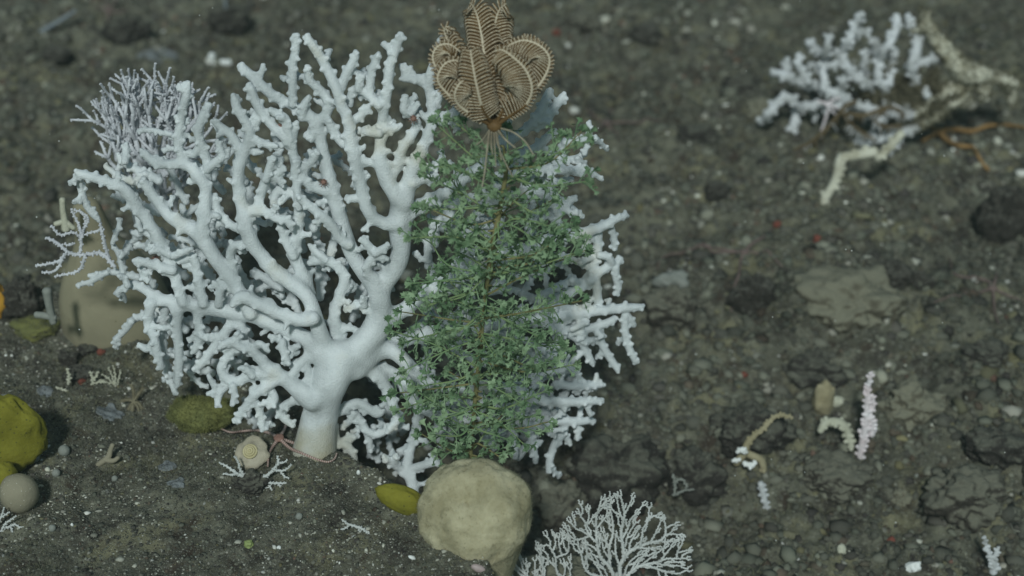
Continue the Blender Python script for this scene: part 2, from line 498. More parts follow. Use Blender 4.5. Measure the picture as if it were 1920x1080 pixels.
# ------------------------------------------------------------------ seabed
def build_seabed():
    xs = np.concatenate([[-90, -40, -18, -9, -5, -3.6, -2.8], np.arange(-2.2, 2.2001, .0062), [2.8, 3.6, 5, 9, 18, 40, 90]])
    ys = np.concatenate([[-60, -25, -10, -4, -1, .4, 1.0], np.arange(1.45, 5.6, .0066), [6.2, 7, 8.5, 11, 16, 28, 60, 120]])
    X, Y = np.meshgrid(xs, ys)
    Z = height(X, Y)
    fade = sstep((np.maximum(np.abs(X) - 2.2, 0) + np.maximum(Y - 5.6, 0)) / 4)
    Z = Z * (1 - fade) + fade * (-.1 + 0.05 * np.minimum(np.abs(Y), 12) * .4 + .25 * vnoise(X * .2, Y * .2, 0, 2))
    mb = MB()
    ny, nx = X.shape
    i = np.arange(ny - 1)[:, None] * nx + np.arange(nx - 1)[None, :]
    i = i.ravel()
    mb.add(np.stack([X.ravel(), Y.ravel(), Z.ravel()], 1), np.stack([i, i + 1, i + nx + 1, i + nx], 1))
    o = link("seabed", mb.mesh("seabed", M['seabed']))
    o["kind"] = "structure"
build_seabed()

PAL = np.array([[.030, .027, .024], [.045, .042, .035], [.065, .063, .050], [.085, .085, .066], [.11, .11, .085], [.05, .036, .026], [.16, .155, .13], [.095, .085, .045], [.33, .33, .30], [.085, .045, .034], [.24, .24, .20]])
PW = np.array([20, 20, 20, 16, 10, 8, 3, 3, .45, .6, 1.4]); PW = PW / PW.sum()

def pebbles(name, n, region, size, seed, pw=PW, pal=PAL):
    g = np.random.default_rng(seed)
    x, y = region(g, n)
    n = len(x)
    r = size(g, n)
    z = height(x, y) + r * g.uniform(-.45, .25, n)
    v, t = ico(1)
    k = len(v)
    w = v[None] * (1 + g.uniform(-.42, .42, (n, k, 1))) * (r[:, None] * g.uniform(.7, 1.35, (n, 1)))[:, :, None] * np.array([1, 1, 1])
    sc = np.stack([g.uniform(.7, 1.5, n), g.uniform(.7, 1.5, n), g.uniform(.45, 1.0, n)], 1)
    w = w * sc[:, None, :]
    w = w + np.stack([x, y, z], 1)[:, None, :]
    pf = 12 if name == "sand" else 5
    patch = fbm(x * pf, y * pf, 0, 91, 4)
    c = pal[g.choice(len(pal), n, p=pw)] * g.uniform(.75, 1.3, (n, 1)) * (1.65 + .75 * patch)[:, None].clip(.5, 3)
    gd = np.array([.118, .129, .096]) * (1 + .25 * fbm(x * 9, y * 9, 0, 93, 3))[:, None]
    du = (g.uniform(.0, .55, (n, 1)) * (c.max(1, keepdims=True) < .3))
    c = c * (1 - du) + gd * du
    mb = MB()
    tt = (np.arange(n)[:, None, None] * k + t[None]).reshape(-1, 3)
    mb.add(w.reshape(-1, 3), None, tt, 0, np.repeat(c, k, 0))
    o = link(name, mb.mesh(name, M['tone'], smooth=True))
    o["kind"] = "stuff"
    return o

def reg_far(g, n):
    y = 1.75 + 3.6 * g.uniform(0, 1, n) ** .85
    x = g.uniform(-1, 1, n) * (.55 + .30 * y)
    k = mound(x, y) < .6
    return x[k], y[k]
def reg_near(g, n):
    x = g.uniform(-1.35, .25, n); y = g.uniform(1.5, 2.95, n)
    k = mound(x, y) > .35
    return x[k], y[k]
pebbles("gravel", 80000, reg_far, lambda g, n: .0018 + .0034 * g.exponential(1, n).clip(0, 3.8), 21)
PW2 = np.array([26, 20, 12, 9, 8, 8, 7, 4, 2.2, .4, 8]); PW2 = PW2 / PW2.sum()
pebbles("sand", 150000, reg_near, lambda g, n: .0007 + .00075 * g.exponential(1, n).clip(0, 4.5), 22, PW2)

def build_turf():
    g = np.random.default_rng(5)
    mb = MB()
    for (x0, x1, y0, y1, n, ln, w) in ((-1.3, .2, 1.55, 2.95, 90000, .0085, .00045), (-1.5, 1.9, 1.9, 5.2, 110000, .010, .0010)):
        x = g.uniform(x0, x1, n); y = g.uniform(y0, y1, n)
        near = x1 < 1
        mk = fbm(x * 7, y * 7, 0, 61, 4) + .35 * fbm(x * 30, y * 30, 0, 66, 2)
        k = (mk > (-.02 if near else .0)) & ((mound(x, y) > .4) if near else (mound(x, y) < .5))
        x, y = x[k], y[k]
        pts = np.stack([x, y, height(x, y) - .0005], 1)
        fuzz(mb, pts, np.tile([0, 0, 1.0], (len(pts), 1)), ln, w, int(len(pts) * 1.6), g, 0, .7)
    o = link("sediment_turf", mb.mesh("sediment_turf", M['turf'], smooth=False))
    o["kind"] = "stuff"
build_turf()

# ------------------------------------------------------------------ rocks
def rock(px, py, w, h, m, label, seed, group='stones lying on the seabed', facets=9, sink=.35, name='rock', dep=None, dd=0.0, amp=.25):
    """px,py = centre of the stone in the photo; w,h its size there"""
    d = GD(px, py + h * (.5 - sink * .3)) + dd
    s = d / F
    rx = w * s / 2; rz = h * s / 2 * 1.05
    base = P(px, py + h * .5, d)
    c = P(px, py, d + rx * .1) + np.array([0, 0, -rz * .22])
    mb = MB()
    blob(mb, c, (rx, (dep or w) * s / 2 * .8, rz), 5, amp + .08, 1.7, seed, facets=0, fine=.12)
    return thing(name, mb, M[m], base, label, 'rock', group)

ROCKS = [
 (1155, 880, 170, 150, 'rockdark', 'big dark boulder behind the white fan coral at the bottom', 11),
 (1300, 890, 130, 120, 'rockdark', 'dark boulder with a pale scribble of twigs, right of the big dark boulder', 12),
 (1050, 950, 120, 110, 'rockmid', 'dusty rounded boulder between the beige ball sponge and the white fan coral', 13),
 (1255, 575, 95, 90, 'rockmid', 'dusty boulder just right of the longest white coral branch tip', 14),
 (1412, 552, 76, 88, 'rockblack', 'dark upright stone under the pink brittle star', 15),
 (1595, 560, 190, 110, 'rockpale', 'pale flat slab with a dark crack under its lower edge', 16),
 (1678, 516, 66, 50, 'rockblack', 'dark brown stone above the right end of the pale slab', 17),
 (1728, 525, 46, 34, 'rockblack', 'small dark stone right beside the dark brown stone above the slab', 18),
 (1890, 400, 110, 120, 'rockblack', 'large black boulder at the right edge with a white scrap beside it', 19),
 (1345, 355, 46, 34, 'rockblack', 'dark stone left of the toppled coral tip', 20),
 (1712, 755, 120, 86, 'rockpale', 'pale tan boulder right behind the pink white stick coral', 21),
 (1810, 920, 150, 100, 'rockmid', 'brown boulder with pale specks at the lower right', 22),
 (1870, 830, 120, 70, 'rockdark', 'dark flat stone behind the brown boulder at lower right', 23),
 (1570, 890, 130, 70, 'rockmid', 'broad dusty boulder below the pink white stick coral', 24),
 (1410, 800, 130, 80, 'rockdark', 'dark stone carrying the bent tan twig with white knobs', 25),
 (1040, 1085, 150, 40, 'rockpale', 'pale stone at the bottom edge below the left wing of the fan coral', 26),
 (1690, 935, 44, 40, 'rockpale', 'small rounded tan stone on the dusty ground at lower right', 27),
 (130, 672, 40, 36, 'rockblack', 'round black pebble below the beige dome sponge', 28),
 (150, 700, 54, 34, 'rockblack', 'brown black pebble below the round black pebble', 29),
 (165, 655, 34, 22, 'rockdark', 'small dark pebble touching the foot of the dome sponge', 30),
 (35, 560, 80, 76, 'rockblack', 'black rock shape standing for the dark gap beside the orange sponge', 31),  # its black colour stands in for the shade of the gap
 (470, 905, 70, 46, 'rockdark', 'dark stone under the small sprawling white coral', 32),
 (105, 102, 56, 30, 'rockblack', 'dark oblong stone below the grey stick at upper left', 33),
 (240, 55, 80, 64, 'rockdark', 'dark round stone at the upper left beside the pink arm', 34),
 (430, 35, 70, 60, 'rockdark', 'brown stone at the top edge above the big white coral', 35),
 (1210, 62, 56, 40, 'rockblack', 'brown black stone right of the brown crinoid at the top', 36),
 (1390, 160, 70, 44, 'rockdark', 'brown stone left of the toppled coral', 37),
 (1430, 200, 60, 34, 'rockpale', 'pale stone under the left tips of the toppled coral', 38),
 (1310, 250, 70, 40, 'rockdark', 'dark stone with a pink arm draped behind, mid right ground', 39),
 (1530, 690, 110, 60, 'rockdark', 'dark low stone left of the tan knob sponge', 40),
 (1850, 660, 80, 50, 'rockdark', 'dark stone at the right edge below the pink starfish arms', 41),
 (1095, 40, 70, 44, 'rockmid', 'dusty grey stone right of the brown crinoid tip', 42),
]
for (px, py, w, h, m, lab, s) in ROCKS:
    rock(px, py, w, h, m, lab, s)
# stones between them, smaller
g0 = random.Random(3)
BITS = 0

# ------------------------------------------------------------------ the big white coral
KC = 0.38
D0 = 3.045
def cd(x, y):
    return D0 - KC * (850 - y) / 1000 + 0.05 * np.clip((np.asarray(x, float) - 820) / 300, 0, 1) + .05 * ((np.asarray(x, float) - 640) / 450) ** 2

LIMBS = [
 # (part, depth start, depth end, [(x,y,r)...])
 (0, 0, 0, [(588, 905, 62), (588, 862, 50), (591, 832, 42), (598, 790, 37), (611, 735, 36), (628, 690, 38), (645, 660, 32)]),
 (0, 0, 0, [(628, 700, 34), (612, 668, 28), (590, 648, 20)]),
 (0, 0, .02, [(640, 690, 32), (672, 655, 30), (700, 625, 27), (718, 600, 24)]),
 (0, .01, .02, [(660, 690, 28), (700, 660, 24), (735, 655, 18)]),
 # up the right
 (4, .02, .0, [(690, 640, 26), (709, 598, 24), (712, 565, 23), (702, 535, 20), (681, 508, 18), (660, 475, 17), (645, 432, 17), (623, 356, 15), (607, 290, 13), (592, 230, 13), (566, 208, 12), (548, 197, 11), (511, 178, 10), (478, 148, 9), (455, 128, 8)]),
 (4, 0, -.01, [(628, 362, 12), (607, 357, 12), (580, 346, 10), (556, 311, 10), (548, 272, 9), (550, 250, 9), (553, 235, 8)]),
 (4, -.01, -.02, [(550, 276, 9), (537, 261, 10), (504, 228, 9), (481, 194, 9), (470, 165, 8)]),
 (4, -.01, -.02, [(545, 262, 8), (538, 240, 9), (535, 222, 8), (513, 210, 8)]),
 (4, 0, 0, [(549, 197, 9), (549, 165, 8), (549, 120, 8), (554, 95, 8), (554, 72, 8)]),
 (4, .01, 0, [(596, 228, 10), (610, 215, 11), (618, 196, 10), (605, 174, 9), (582, 152, 8), (576, 131, 7)]),
 (4, 0, .01, [(596, 382, 7), (607, 378, 6)]),
 (4, 0, -.03, [(656, 460, 13), (637, 446, 11), (622, 422, 10), (595, 398, 9), (563, 372, 8)]),
 (4, 0, 0, [(566, 222, 8), (570, 198, 8), (577, 185, 6)]),
 (4, 0, 0, [(588, 246, 8), (583, 262, 7), (577, 254, 6)]),
 (5, .02, .01, [(705, 560, 22), (720, 530, 21), (742, 500, 21), (752, 470, 20), (750, 440, 22), (752, 405, 24), (753, 380, 22)]),
 (5, .0, -.01, [(752, 418, 20), (725, 420, 14), (700, 408, 13), (688, 390, 13), (676, 346, 13), (665, 300, 13), (659, 272, 13), (653, 228, 12), (640, 195, 11), (628, 160, 10), (603, 110, 9), (588, 88, 8), (577, 72, 7)]),
 (5, 0, 0, [(750, 375, 18), (728, 345, 17), (715, 310, 15), (712, 280, 13), (716, 240, 12), (719, 210, 11), (726, 172, 10), (731, 124, 9), (741, 95, 8), (749, 71, 8)]),
 (5, 0, 0, [(725, 340, 12), (745, 312, 11), (754, 280, 11), (774, 250, 10), (782, 230, 9), (768, 214, 8), (757, 205, 8), (760, 186, 7)]),
 (5, 0, 0, [(770, 214, 7), (778, 204, 6), (781, 196, 6)]),
 (5, 0, .02, [(758, 385, 18), (764, 350, 18), (774, 318, 15), (791, 280, 13), (806, 245, 12), (811, 220, 11), (808, 187, 10), (804, 161, 10), (808, 138, 9), (816, 112, 8), (826, 75, 7)]),
 (5, .02, .02, [(804, 163, 9), (786, 152, 8), (766, 148, 7), (756, 148, 6)]),
 (5, .02, .02, [(772, 148, 7), (768, 137, 7), (770, 131, 6)]),
 (5, .02, .02, [(811, 196, 8), (821, 190, 7), (824, 178, 7)]),
 (5, .02, .03, [(812, 226, 10), (832, 222, 10), (852, 210, 9), (864, 192, 8)]),
 (5, .0, .02, [(770, 345, 13), (790, 337, 11), (815, 335, 9)]),
 (5, .02, .04, [(760, 405, 16), (785, 388, 14), (812, 372, 13), (840, 360, 12), (870, 335, 11), (915, 300, 10), (960, 262, 10), (992, 237, 9), (1014, 207, 9), (1024, 185, 9), (1030, 174, 9)]),
 (5, .04, .04, [(992, 238, 9), (1020, 232, 9), (1036, 207, 8), (1048, 192, 8), (1055, 181, 8)]),
 (5, .04, .04, [(930, 290, 8), (960, 213, 8), (978, 200, 8), (996, 189, 7)]),
 (5, .04, .05, [(960, 300, 9), (1006, 275, 8), (1022, 262, 8), (1036, 248, 8)]),
 (5, .04, .05, [(930, 330, 9), (1000, 318, 9), (1035, 318, 9), (1062, 320, 9), (1076, 318, 7), (1092, 313, 7)]),
 (5, .04, .05, [(1070, 318, 6), (1078, 325, 6), (1092, 324, 6)]),
 (5, 0, 0, [(634, 272, 0.1), (646, 272, 9), (634, 258, 9), (622, 240, 9), (620, 232, 8)][1:]),
 (5, 0, 0, [(640, 165, 9), (648, 142, 9), (658, 124, 9), (667, 104, 8)]),
 (5, 0, .0, [(712, 199, 10), (695, 182, 9), (680, 170, 9), (664, 168, 8), (657, 180, 7), (657, 192, 7)]),
 (5, 0, .0, [(672, 168, 8), (674, 155, 8), (677, 146, 7)]),
 (5, 0, .0, [(690, 178, 8), (694, 160, 8), (697, 132, 8), (704, 118, 8), (707, 106, 7)]),
 (5, 0, 0, [(722, 242, 8), (736, 242, 8), (747, 238, 7)]),
 (5, 0, 0, [(713, 250, 9), (698, 249, 8), (683, 245, 8), (688, 240, 6)]),
 (5, 0, 0, [(712, 306, 9), (690, 304, 8), (676, 298, 7)]),
 (5, 0, 0, [(664, 225, 9), (678, 215, 8), (684, 202, 8), (692, 208, 6)]),
 (5, 0, 0, [(674, 338, 9), (686, 332, 7)]),
 (5, 0, 0, [(668, 372, 9), (655, 372, 7)]),
 (5, .0, -.01, [(733, 520, 0.1), (707, 530, 13), (690, 510, 11), (690, 495, 10), (702, 478, 9), (694, 464, 8), (681, 450, 7)][1:]),
 (5, -.01, -.01, [(702, 476, 8), (716, 468, 8), (726, 462, 7)]),
 (5, -.01, -.01, [(706, 482, 7), (722, 484, 7)]),
 (5, 0, 0, [(702, 590, 12), (684, 578, 9), (668, 568, 8), (664, 572, 6)]),
 (5, 0, 0, [(684, 574, 7), (680, 562, 7)]),
 # middle upright
 (3, .02, .03, [(642, 660, 18), (633, 630, 15), (627, 590, 13), (636, 556, 12), (646, 524, 12), (636, 502, 11), (610, 488, 10), (586, 490, 9)]),
 (3, .02, .03, [(646, 520, 9), (664, 540, 7), (650, 545, 6)]),
 (3, .03, .04, [(612, 488, 8), (590, 470, 7), (583, 462, 6)]),
 (3, .02, .02, [(632, 618, 9), (650, 615, 7), (666, 617, 6)]),
 # left bundle
 (2, -.0, -.02, [(605, 662, 26), (580, 640, 20), (552, 624, 17), (520, 610, 15), (480, 594, 16), (440, 585, 17), (400, 578, 17), (365, 573, 15), (330, 568, 14), (296, 558, 12), (270, 542, 10), (250, 533, 9), (232, 540, 7), (219, 549, 6)]),
 (2, -.045, -.05, [(592, 596, 15), (572, 601, 15), (552, 597, 14), (530, 590, 14), (500, 577, 14), (475, 564, 14), (452, 556, 13), (440, 566, 10)]),
 (3, -.015, -.02, [(612, 655, 20), (600, 625, 18), (590, 590, 17), (580, 562, 17), (566, 545, 16), (548, 532, 17), (512, 506, 16), (492, 482, 16), (472, 454, 16), (461, 425, 15), (455, 394, 14), (447, 350, 13), (448, 315, 13), (458, 285, 12), (466, 265, 11), (468, 244, 10), (456, 222, 9), (444, 202, 9), (440, 185, 8)]),
 (3, -.02, -.02, [(452, 298, 10), (443, 268, 9), (430, 250, 9), (414, 238, 8), (404, 229, 7)]),
 (3, -.02, -.02, [(468, 262, 8), (488, 266, 8), (503, 272, 7), (515, 273, 6)]),
 (3, -.02, -.02, [(468, 246, 9), (478, 232, 10), (486, 220, 9)]),
 (3, -.02, -.02, [(464, 280, 7), (480, 284, 7), (487, 285, 6)]),
 (3, -.02, -.02, [(460, 400, 10), (477, 396, 10), (500, 398, 9), (520, 410, 8), (538, 412, 8), (545, 424, 7)]),
 (3, -.02, -.02, [(480, 396, 9), (490, 362, 10), (500, 335, 9), (516, 328, 8), (530, 318, 7)]),
 (3, -.02, -.02, [(498, 338, 8), (506, 312, 8), (511, 300, 7)]),
 (3, -.02, -.02, [(512, 330, 7), (524, 336, 7), (528, 345, 6)]),
 (3, -.02, .0, [(462, 430, 9), (440, 426, 8), (420, 410, 8), (408, 392, 8), (402, 372, 8)]),
 (3, .0, .0, [(578, 560, 16), (574, 528, 15), (560, 500, 14), (551, 478, 14), (556, 450, 12), (560, 410, 10), (558, 372, 10), (545, 360, 9), (522, 358, 9), (515, 372, 8), (513, 382, 7)]),
 (3, 0, 0, [(552, 482, 11), (540, 460, 10), (530, 435, 9), (526, 415, 8)]),
 (3, -.01, -.02, [(560, 390, 8), (556, 340, 8), (552, 320, 8), (556, 308, 8)]),
 (3, 0, -.01, [(556, 300, 0), (566, 330, 9), (576, 312, 8), (588, 298, 8), (594, 288, 7)][1:]),
 (2, -.02, -.03, [(472, 592, 16), (454, 558, 16), (437, 525, 16), (407, 489, 17), (376, 442, 17), (350, 424, 15), (319, 407, 13), (294, 376, 11), (270, 342, 9)]),
 (2, -.02, .0, [(376, 442, 16), (381, 415, 14), (385, 380, 13), (385, 352, 13), (372, 330, 12), (348, 308, 11), (315, 308, 10), (291, 306, 9), (270, 286, 8)]),
 (2, .0, .0, [(346, 308, 9), (336, 280, 9), (334, 262, 10), (338, 235, 9), (344, 200, 9), (349, 180, 9), (351, 162, 8)]),
 (2, .0, .0, [(386, 340, 11), (389, 315, 10), (384, 285, 9), (372, 252, 9), (378, 225, 9), (389, 202, 8)]),
 (2, .0, .0, [(388, 318, 9), (405, 303, 8), (416, 293, 8), (410, 270, 7)]),
 (2, .0, .0, [(416, 296, 7), (426, 282, 6)]),
 (2, .0, .0, [(376, 272, 8), (363, 290, 7), (356, 288, 6)]),
 (2, -.02, -.04, [(345, 570, 13), (336, 545, 12), (326, 512, 12), (316, 478, 12), (300, 452, 13), (289, 433, 13), (270, 405, 13), (252, 381, 13), (237, 357, 12), (210, 344, 10), (178, 334, 9), (147, 325, 8)]),
 (2, -.03, -.02, [(152, 328, 7), (150, 345, 7), (155, 365, 7), (162, 385, 7), (175, 402, 7), (184, 410, 6)]),
 (2, -.03, -.04, [(326, 508, 10), (300, 500, 10), (280, 494, 9), (258, 488, 8)]),
 (2, -.03, -.04, [(322, 480, 8), (300, 468, 8), (287, 470, 7)]),
 (2, -.03, -.04, [(325, 480, 8), (340, 474, 7), (355, 468, 6)]),
 (2, -.03, -.04, [(270, 497, 7), (268, 516, 7), (275, 525, 6)]),
 (2, -.03, -.04, [(240, 536, 7), (232, 520, 6), (226, 517, 6)]),
 (2, -.02, -.02, [(382, 572, 12), (376, 545, 11), (370, 515, 11), (366, 498, 9), (352, 498, 8)]),
 (2, -.02, -.02, [(376, 540, 7), (358, 540, 7)]),
 (2, -.02, -.02, [(410, 572, 9), (413, 548, 8), (417, 535, 8), (412, 528, 6)]),
 (2, -.02, -.02, [(414, 545, 6), (428, 546, 6)]),
 (2, -.02, -.02, [(370, 500, 8), (360, 480, 8), (350, 486, 7), (340, 488, 7)]),
 (2, -.02, -.03, [(440, 510, 10), (432, 480, 9), (438, 462, 9), (452, 458, 8)]),
 # hanging on the left
 (2, -.02, -.02, [(286, 565, 12), (279, 590, 11), (278, 610, 10), (290, 635, 9), (294, 660, 9), (302, 685, 7)]),
 (2, -.02, -.02, [(288, 640, 7), (276, 655, 7), (264, 648, 6)]),
 (2, -.02, -.01, [(335, 578, 12), (332, 605, 11), (334, 640, 10), (336, 675, 9), (334, 705, 8), (333, 722, 6)]),
 (2, -.02, -.01, [(370, 585, 11), (372, 608, 10), (376, 632, 9), (368, 650, 8), (364, 658, 7)]),
 (2, -.02, -.01, [(376, 628, 7), (390, 635, 7), (398, 632, 6)]),
 (2, .0, .0, [(452, 600, 13), (434, 610, 12), (415, 632, 11), (395, 660, 10), (380, 680, 10), (368, 690, 7)]),
 (2, .0, .0, [(448, 600, 11), (456, 625, 10), (450, 645, 9), (462, 660, 8)]),
 (2, .0, .03, [(312, 570, 9), (305, 620, 8), (308, 670, 8), (318, 705, 7), (328, 735, 6)]),
 # lower left
 (1, -.03, -.06, [(590, 752, 24), (562, 732, 20), (533, 710, 17), (505, 690, 15), (486, 670, 12), (472, 656, 9), (450, 650, 8), (434, 640, 8), (416, 648, 7)]),
 (1, -.05, -.05, [(512, 694, 13), (490, 700, 13), (466, 706, 12), (440, 716, 11), (424, 708, 10), (414, 692, 9), (424, 672, 9), (440, 652, 9), (445, 630, 9)]),
 (1, -.05, -.06, [(478, 655, 7), (484, 644, 7), (494, 648, 6), (500, 655, 6)]),
 (1, -.04, -.05, [(520, 712, 13), (500, 724, 12), (480, 738, 11), (464, 758, 9), (452, 776, 8), (444, 787, 7)]),
 (1, -.05, -.05, [(474, 748, 9), (485, 765, 8), (490, 786, 8), (492, 802, 7)]),
 (1, -.04, -.05, [(502, 722, 9), (514, 742, 8), (514, 752, 8), (508, 760, 7)]),
 (1, -.02, -.03, [(572, 745, 12), (550, 752, 10), (532, 762, 9), (524, 772, 8), (534, 786, 8), (546, 795, 7)]),
 (1, -.05, -.06, [(430, 716, 9), (418, 730, 8), (406, 734, 7), (394, 738, 6)]),
 (1, -.05, -.06, [(414, 732, 7), (410, 748, 6), (407, 758, 6)]),
 (1, -.05, -.06, [(436, 722, 8), (440, 742, 7), (436, 755, 6)]),
 (1, -.01, -.03, [(588, 668, 14), (568, 676, 11), (558, 688, 10), (548, 702, 8)]),
 (1, -.02, -.03, [(572, 680, 9), (578, 698, 9), (580, 714, 8)]),
 (1, -.03, -.04, [(540, 622, 0), (530, 638, 7), (530, 652, 9), (534, 665, 8), (538, 678, 7)][1:]),
 (1, -.03, -.04, [(532, 655, 8), (548, 654, 7), (557, 650, 6)]),
 (1, -.03, -.04, [(530, 644, 7), (518, 634, 7), (509, 632, 6)]),
 (1, .0, -.03, [(545, 625, 10), (536, 634, 8), (530, 644, 8)]),
 (1, -.05, -.06, [(474, 706, 8), (462, 692, 7), (452, 690, 6)]),
 # right, behind the green bush
 (6, .02, .05, [(718, 600, 20), (750, 585, 17), (790, 560, 15), (850, 525, 14), (910, 500, 13), (960, 480, 12), (1000, 462, 12), (1040, 447, 12), (1075, 441, 12), (1105, 433, 12), (1135, 422, 11), (1150, 413, 8), (1172, 404, 7)]),
 (6, .05, .06, [(1098, 440, 9), (1095, 460, 7), (1090, 468, 7)]),
 (6, .05, .06, [(1122, 436, 10), (1121, 455, 9), (1120, 475, 10), (1112, 500, 11), (1104, 522, 13), (1085, 540, 12), (1040, 560, 12)]),
 (6, .05, .06, [(1122, 478, 8), (1140, 482, 8), (1147, 494, 8)]),
 (6, .05, .06, [(1146, 425, 7), (1151, 445, 7), (1153, 462, 7)]),
 (6, .05, .06, [(1104, 528, 11), (1125, 510, 10), (1140, 500, 9), (1160, 490, 8)]),
 (6, .05, .06, [(1154, 500, 8), (1155, 520, 8), (1160, 540, 7), (1156, 548, 7)]),
 (6, .05, .06, [(1117, 520, 10), (1120, 550, 10), (1122, 575, 9)]),
 (6, .03, .05, [(728, 645, 18), (780, 632, 15), (840, 622, 14), (910, 612, 13), (980, 604, 12), (1040, 596, 12), (1085, 588, 12), (1140, 581, 11), (1175, 577, 9), (1202, 576, 7)]),
 (6, .05, .06, [(1075, 622, 10), (1100, 617, 10), (1133, 607, 9), (1150, 600, 8)]),
 (6, .05, .06, [(1172, 585, 7), (1180, 596, 7), (1188, 607, 6)]),
 (6, .05, .06, [(1172, 590, 8), (1172, 620, 8), (1178, 648, 8), (1191, 676, 7)]),
 (6, .05, .06, [(1125, 612, 9), (1127, 640, 8), (1140, 665, 8), (1158, 692, 7)]),
 (6, .05, .06, [(1090, 622, 9), (1093, 645, 9), (1104, 668, 8), (1110, 680, 7)]),
 (6, .05, .06, [(1092, 640, 7), (1110, 638, 7)]),
 (7, .02, .0, [(735, 655, 18), (762, 680, 16), (785, 705, 14), (810, 722, 12), (850, 728, 11), (900, 728, 11), (947, 727, 12), (985, 738, 12), (1020, 752, 11), (1075, 754, 10), (1100, 752, 9), (1125, 752, 7)]),
 (7, .05, .06, [(1040, 720, 9), (1080, 724, 9), (1110, 722, 8), (1128, 721, 7)]),
 (7, .04, .05, [(900, 760, 10), (945, 768, 11), (985, 784, 11), (1020, 788, 10), (1055, 789, 10), (1085, 790, 9), (1110, 788, 7)]),
 (7, .05, .05, [(1060, 790, 8), (1056, 812, 9), (1040, 832, 8), (1034, 850, 8), (1030, 866, 8), (1029, 880, 7)]),
 (7, .05, .05, [(1054, 812, 8), (1064, 824, 7), (1068, 830, 6)]),
 (7, .05, .05, [(1080, 792, 7), (1084, 808, 7), (1082, 820, 6)]),
 (7, .05, .05, [(985, 790, 9), (994, 815, 9), (1000, 838, 8), (1004, 862, 7)]),
 (7, .05, .05, [(960, 790, 9), (962, 825, 9), (966, 852, 8)]),
 (7, .02, .0, [(665, 688, 20), (690, 692, 16), (710, 705, 15), (726, 732, 12), (737, 760, 11), (745, 785, 9), (730, 805, 8)]),
 (7, .03, .03, [(636, 772, 14), (655, 760, 11), (672, 755, 10), (690, 765, 10), (706, 776, 9), (716, 772, 7)]),
 (7, .03, .05, [(650, 762, 9), (668, 778, 9), (680, 795, 9), (690, 817, 8), (694, 842, 7)]),
 (7, .04, .05, [(688, 808, 8), (705, 815, 8), (722, 808, 8), (738, 795, 7), (750, 785, 7)]),
 (7, .04, .05, [(664, 774, 7), (655, 790, 7), (643, 800, 6)]),
 (7, .03, .02, [(620, 800, 18), (632, 830, 10), (648, 834, 9), (660, 848, 8), (665, 862, 7)]),
 (7, .03, .03, [(636, 832, 7), (650, 822, 7), (662, 818, 6)]),
 (7, .04, .06, [(760, 715, 10), (778, 750, 10), (784, 780, 10), (776, 812, 10), (770, 838, 9), (752, 845, 7)]),
 (7, .05, .0, [(772, 835, 9), (765, 865, 12), (768, 892, 13), (775, 915, 14)]),
 (7, .02, .0, [(766, 885, 11), (740, 872, 10), (724, 860, 9)]),
 (7, .02, .0, [(768, 880, 10), (795, 872, 9), (820, 866, 8)]),
 (7, .02, .0, [(740, 874, 8), (742, 858, 7)]),
 (7, .03, .06, [(700, 690, 14), (740, 700, 12), (780, 760, 10), (830, 780, 10), (880, 790, 9)]),
 (6, .05, .06, [(830, 622, 11), (860, 660, 10), (905, 680, 10), (960, 670, 9), (1010, 665, 9), (1060, 668, 8)]),
 (6, .05, .06, [(850, 525, 10), (870, 480, 10), (880, 430, 9), (900, 395, 9), (945, 370, 9), (990, 360, 8), (1040, 372, 9), (1070, 390, 8), (1088, 405, 7)]),
 (6, .05, .06, [(1045, 430, 9), (1040, 405, 9), (1060, 385, 8), (1075, 372, 7)]),
]
def rand_limbs():
    g = random.Random(19)
    out = []
    def grow(x, y, a, r, n, part, z, lev):
        pts = [(x, y, r)]
        for i in range(n):
            a += g.uniform(-.28, .28)
            x += math.cos(a) * 15; y -= math.sin(a) * 15
            pts.append((x, y, max(r - .25 * (i + 1), 5.2)))
            if lev < 2 and i > 0 and g.random() < .42:
                grow(x, y, a + g.choice((-1, 1)) * g.uniform(.7, 1.15), max(r - 1.2, 5.2), g.randint(1, 4), part, z, lev + 1)
        out.append((part, z, z + g.uniform(0, .03), pts))
    seeds = []
    for (px, py) in [(300, 400), (330, 470), (350, 380), (420, 440), (480, 430), (500, 480), (520, 400),
                     (600, 560), (470, 540), (400, 530), (390, 620), (420, 680), (470, 630), (500, 660), (350, 620), (520, 760),
                     (660, 600), (690, 700), (720, 760), (740, 720), (700, 800), (300, 340), (480, 320),
                     (620, 480), (560, 600), (440, 470), (260, 520), (350, 520), (690, 620), (770, 620), (420, 360), (530, 540), (570, 470), (590, 430), (380, 480), (310, 440), (540, 600), (450, 660), (640, 540), (360, 430), (700, 560), (580, 380), (290, 590), (400, 700)]:
        a = math.atan2(690 - py, px - 640) + g.uniform(-.5, .5)
        part = 2 if px < 450 else (3 if px < 600 else 5)
        if py > 640: part = 1 if px < 620 else 7
        seeds.append((px, py, a, part))
    for px, py, a, part in seeds:
        grow(px, py, a, g.uniform(7, 9), g.randint(3, 6), part, g.uniform(.06, .15), 0)
    # behind the green bush the fan is dense
    for _ in range(66):
        px = g.uniform(790, 1035); py = g.uniform(320, 800)
        a = math.atan2(690 - py, px - 660) + g.uniform(-.8, .8)
        grow(px, py, a, g.uniform(6.5, 8.5), g.randint(3, 5), 6 if py < 690 else 7, g.uniform(.02, .09), 0)
    return out

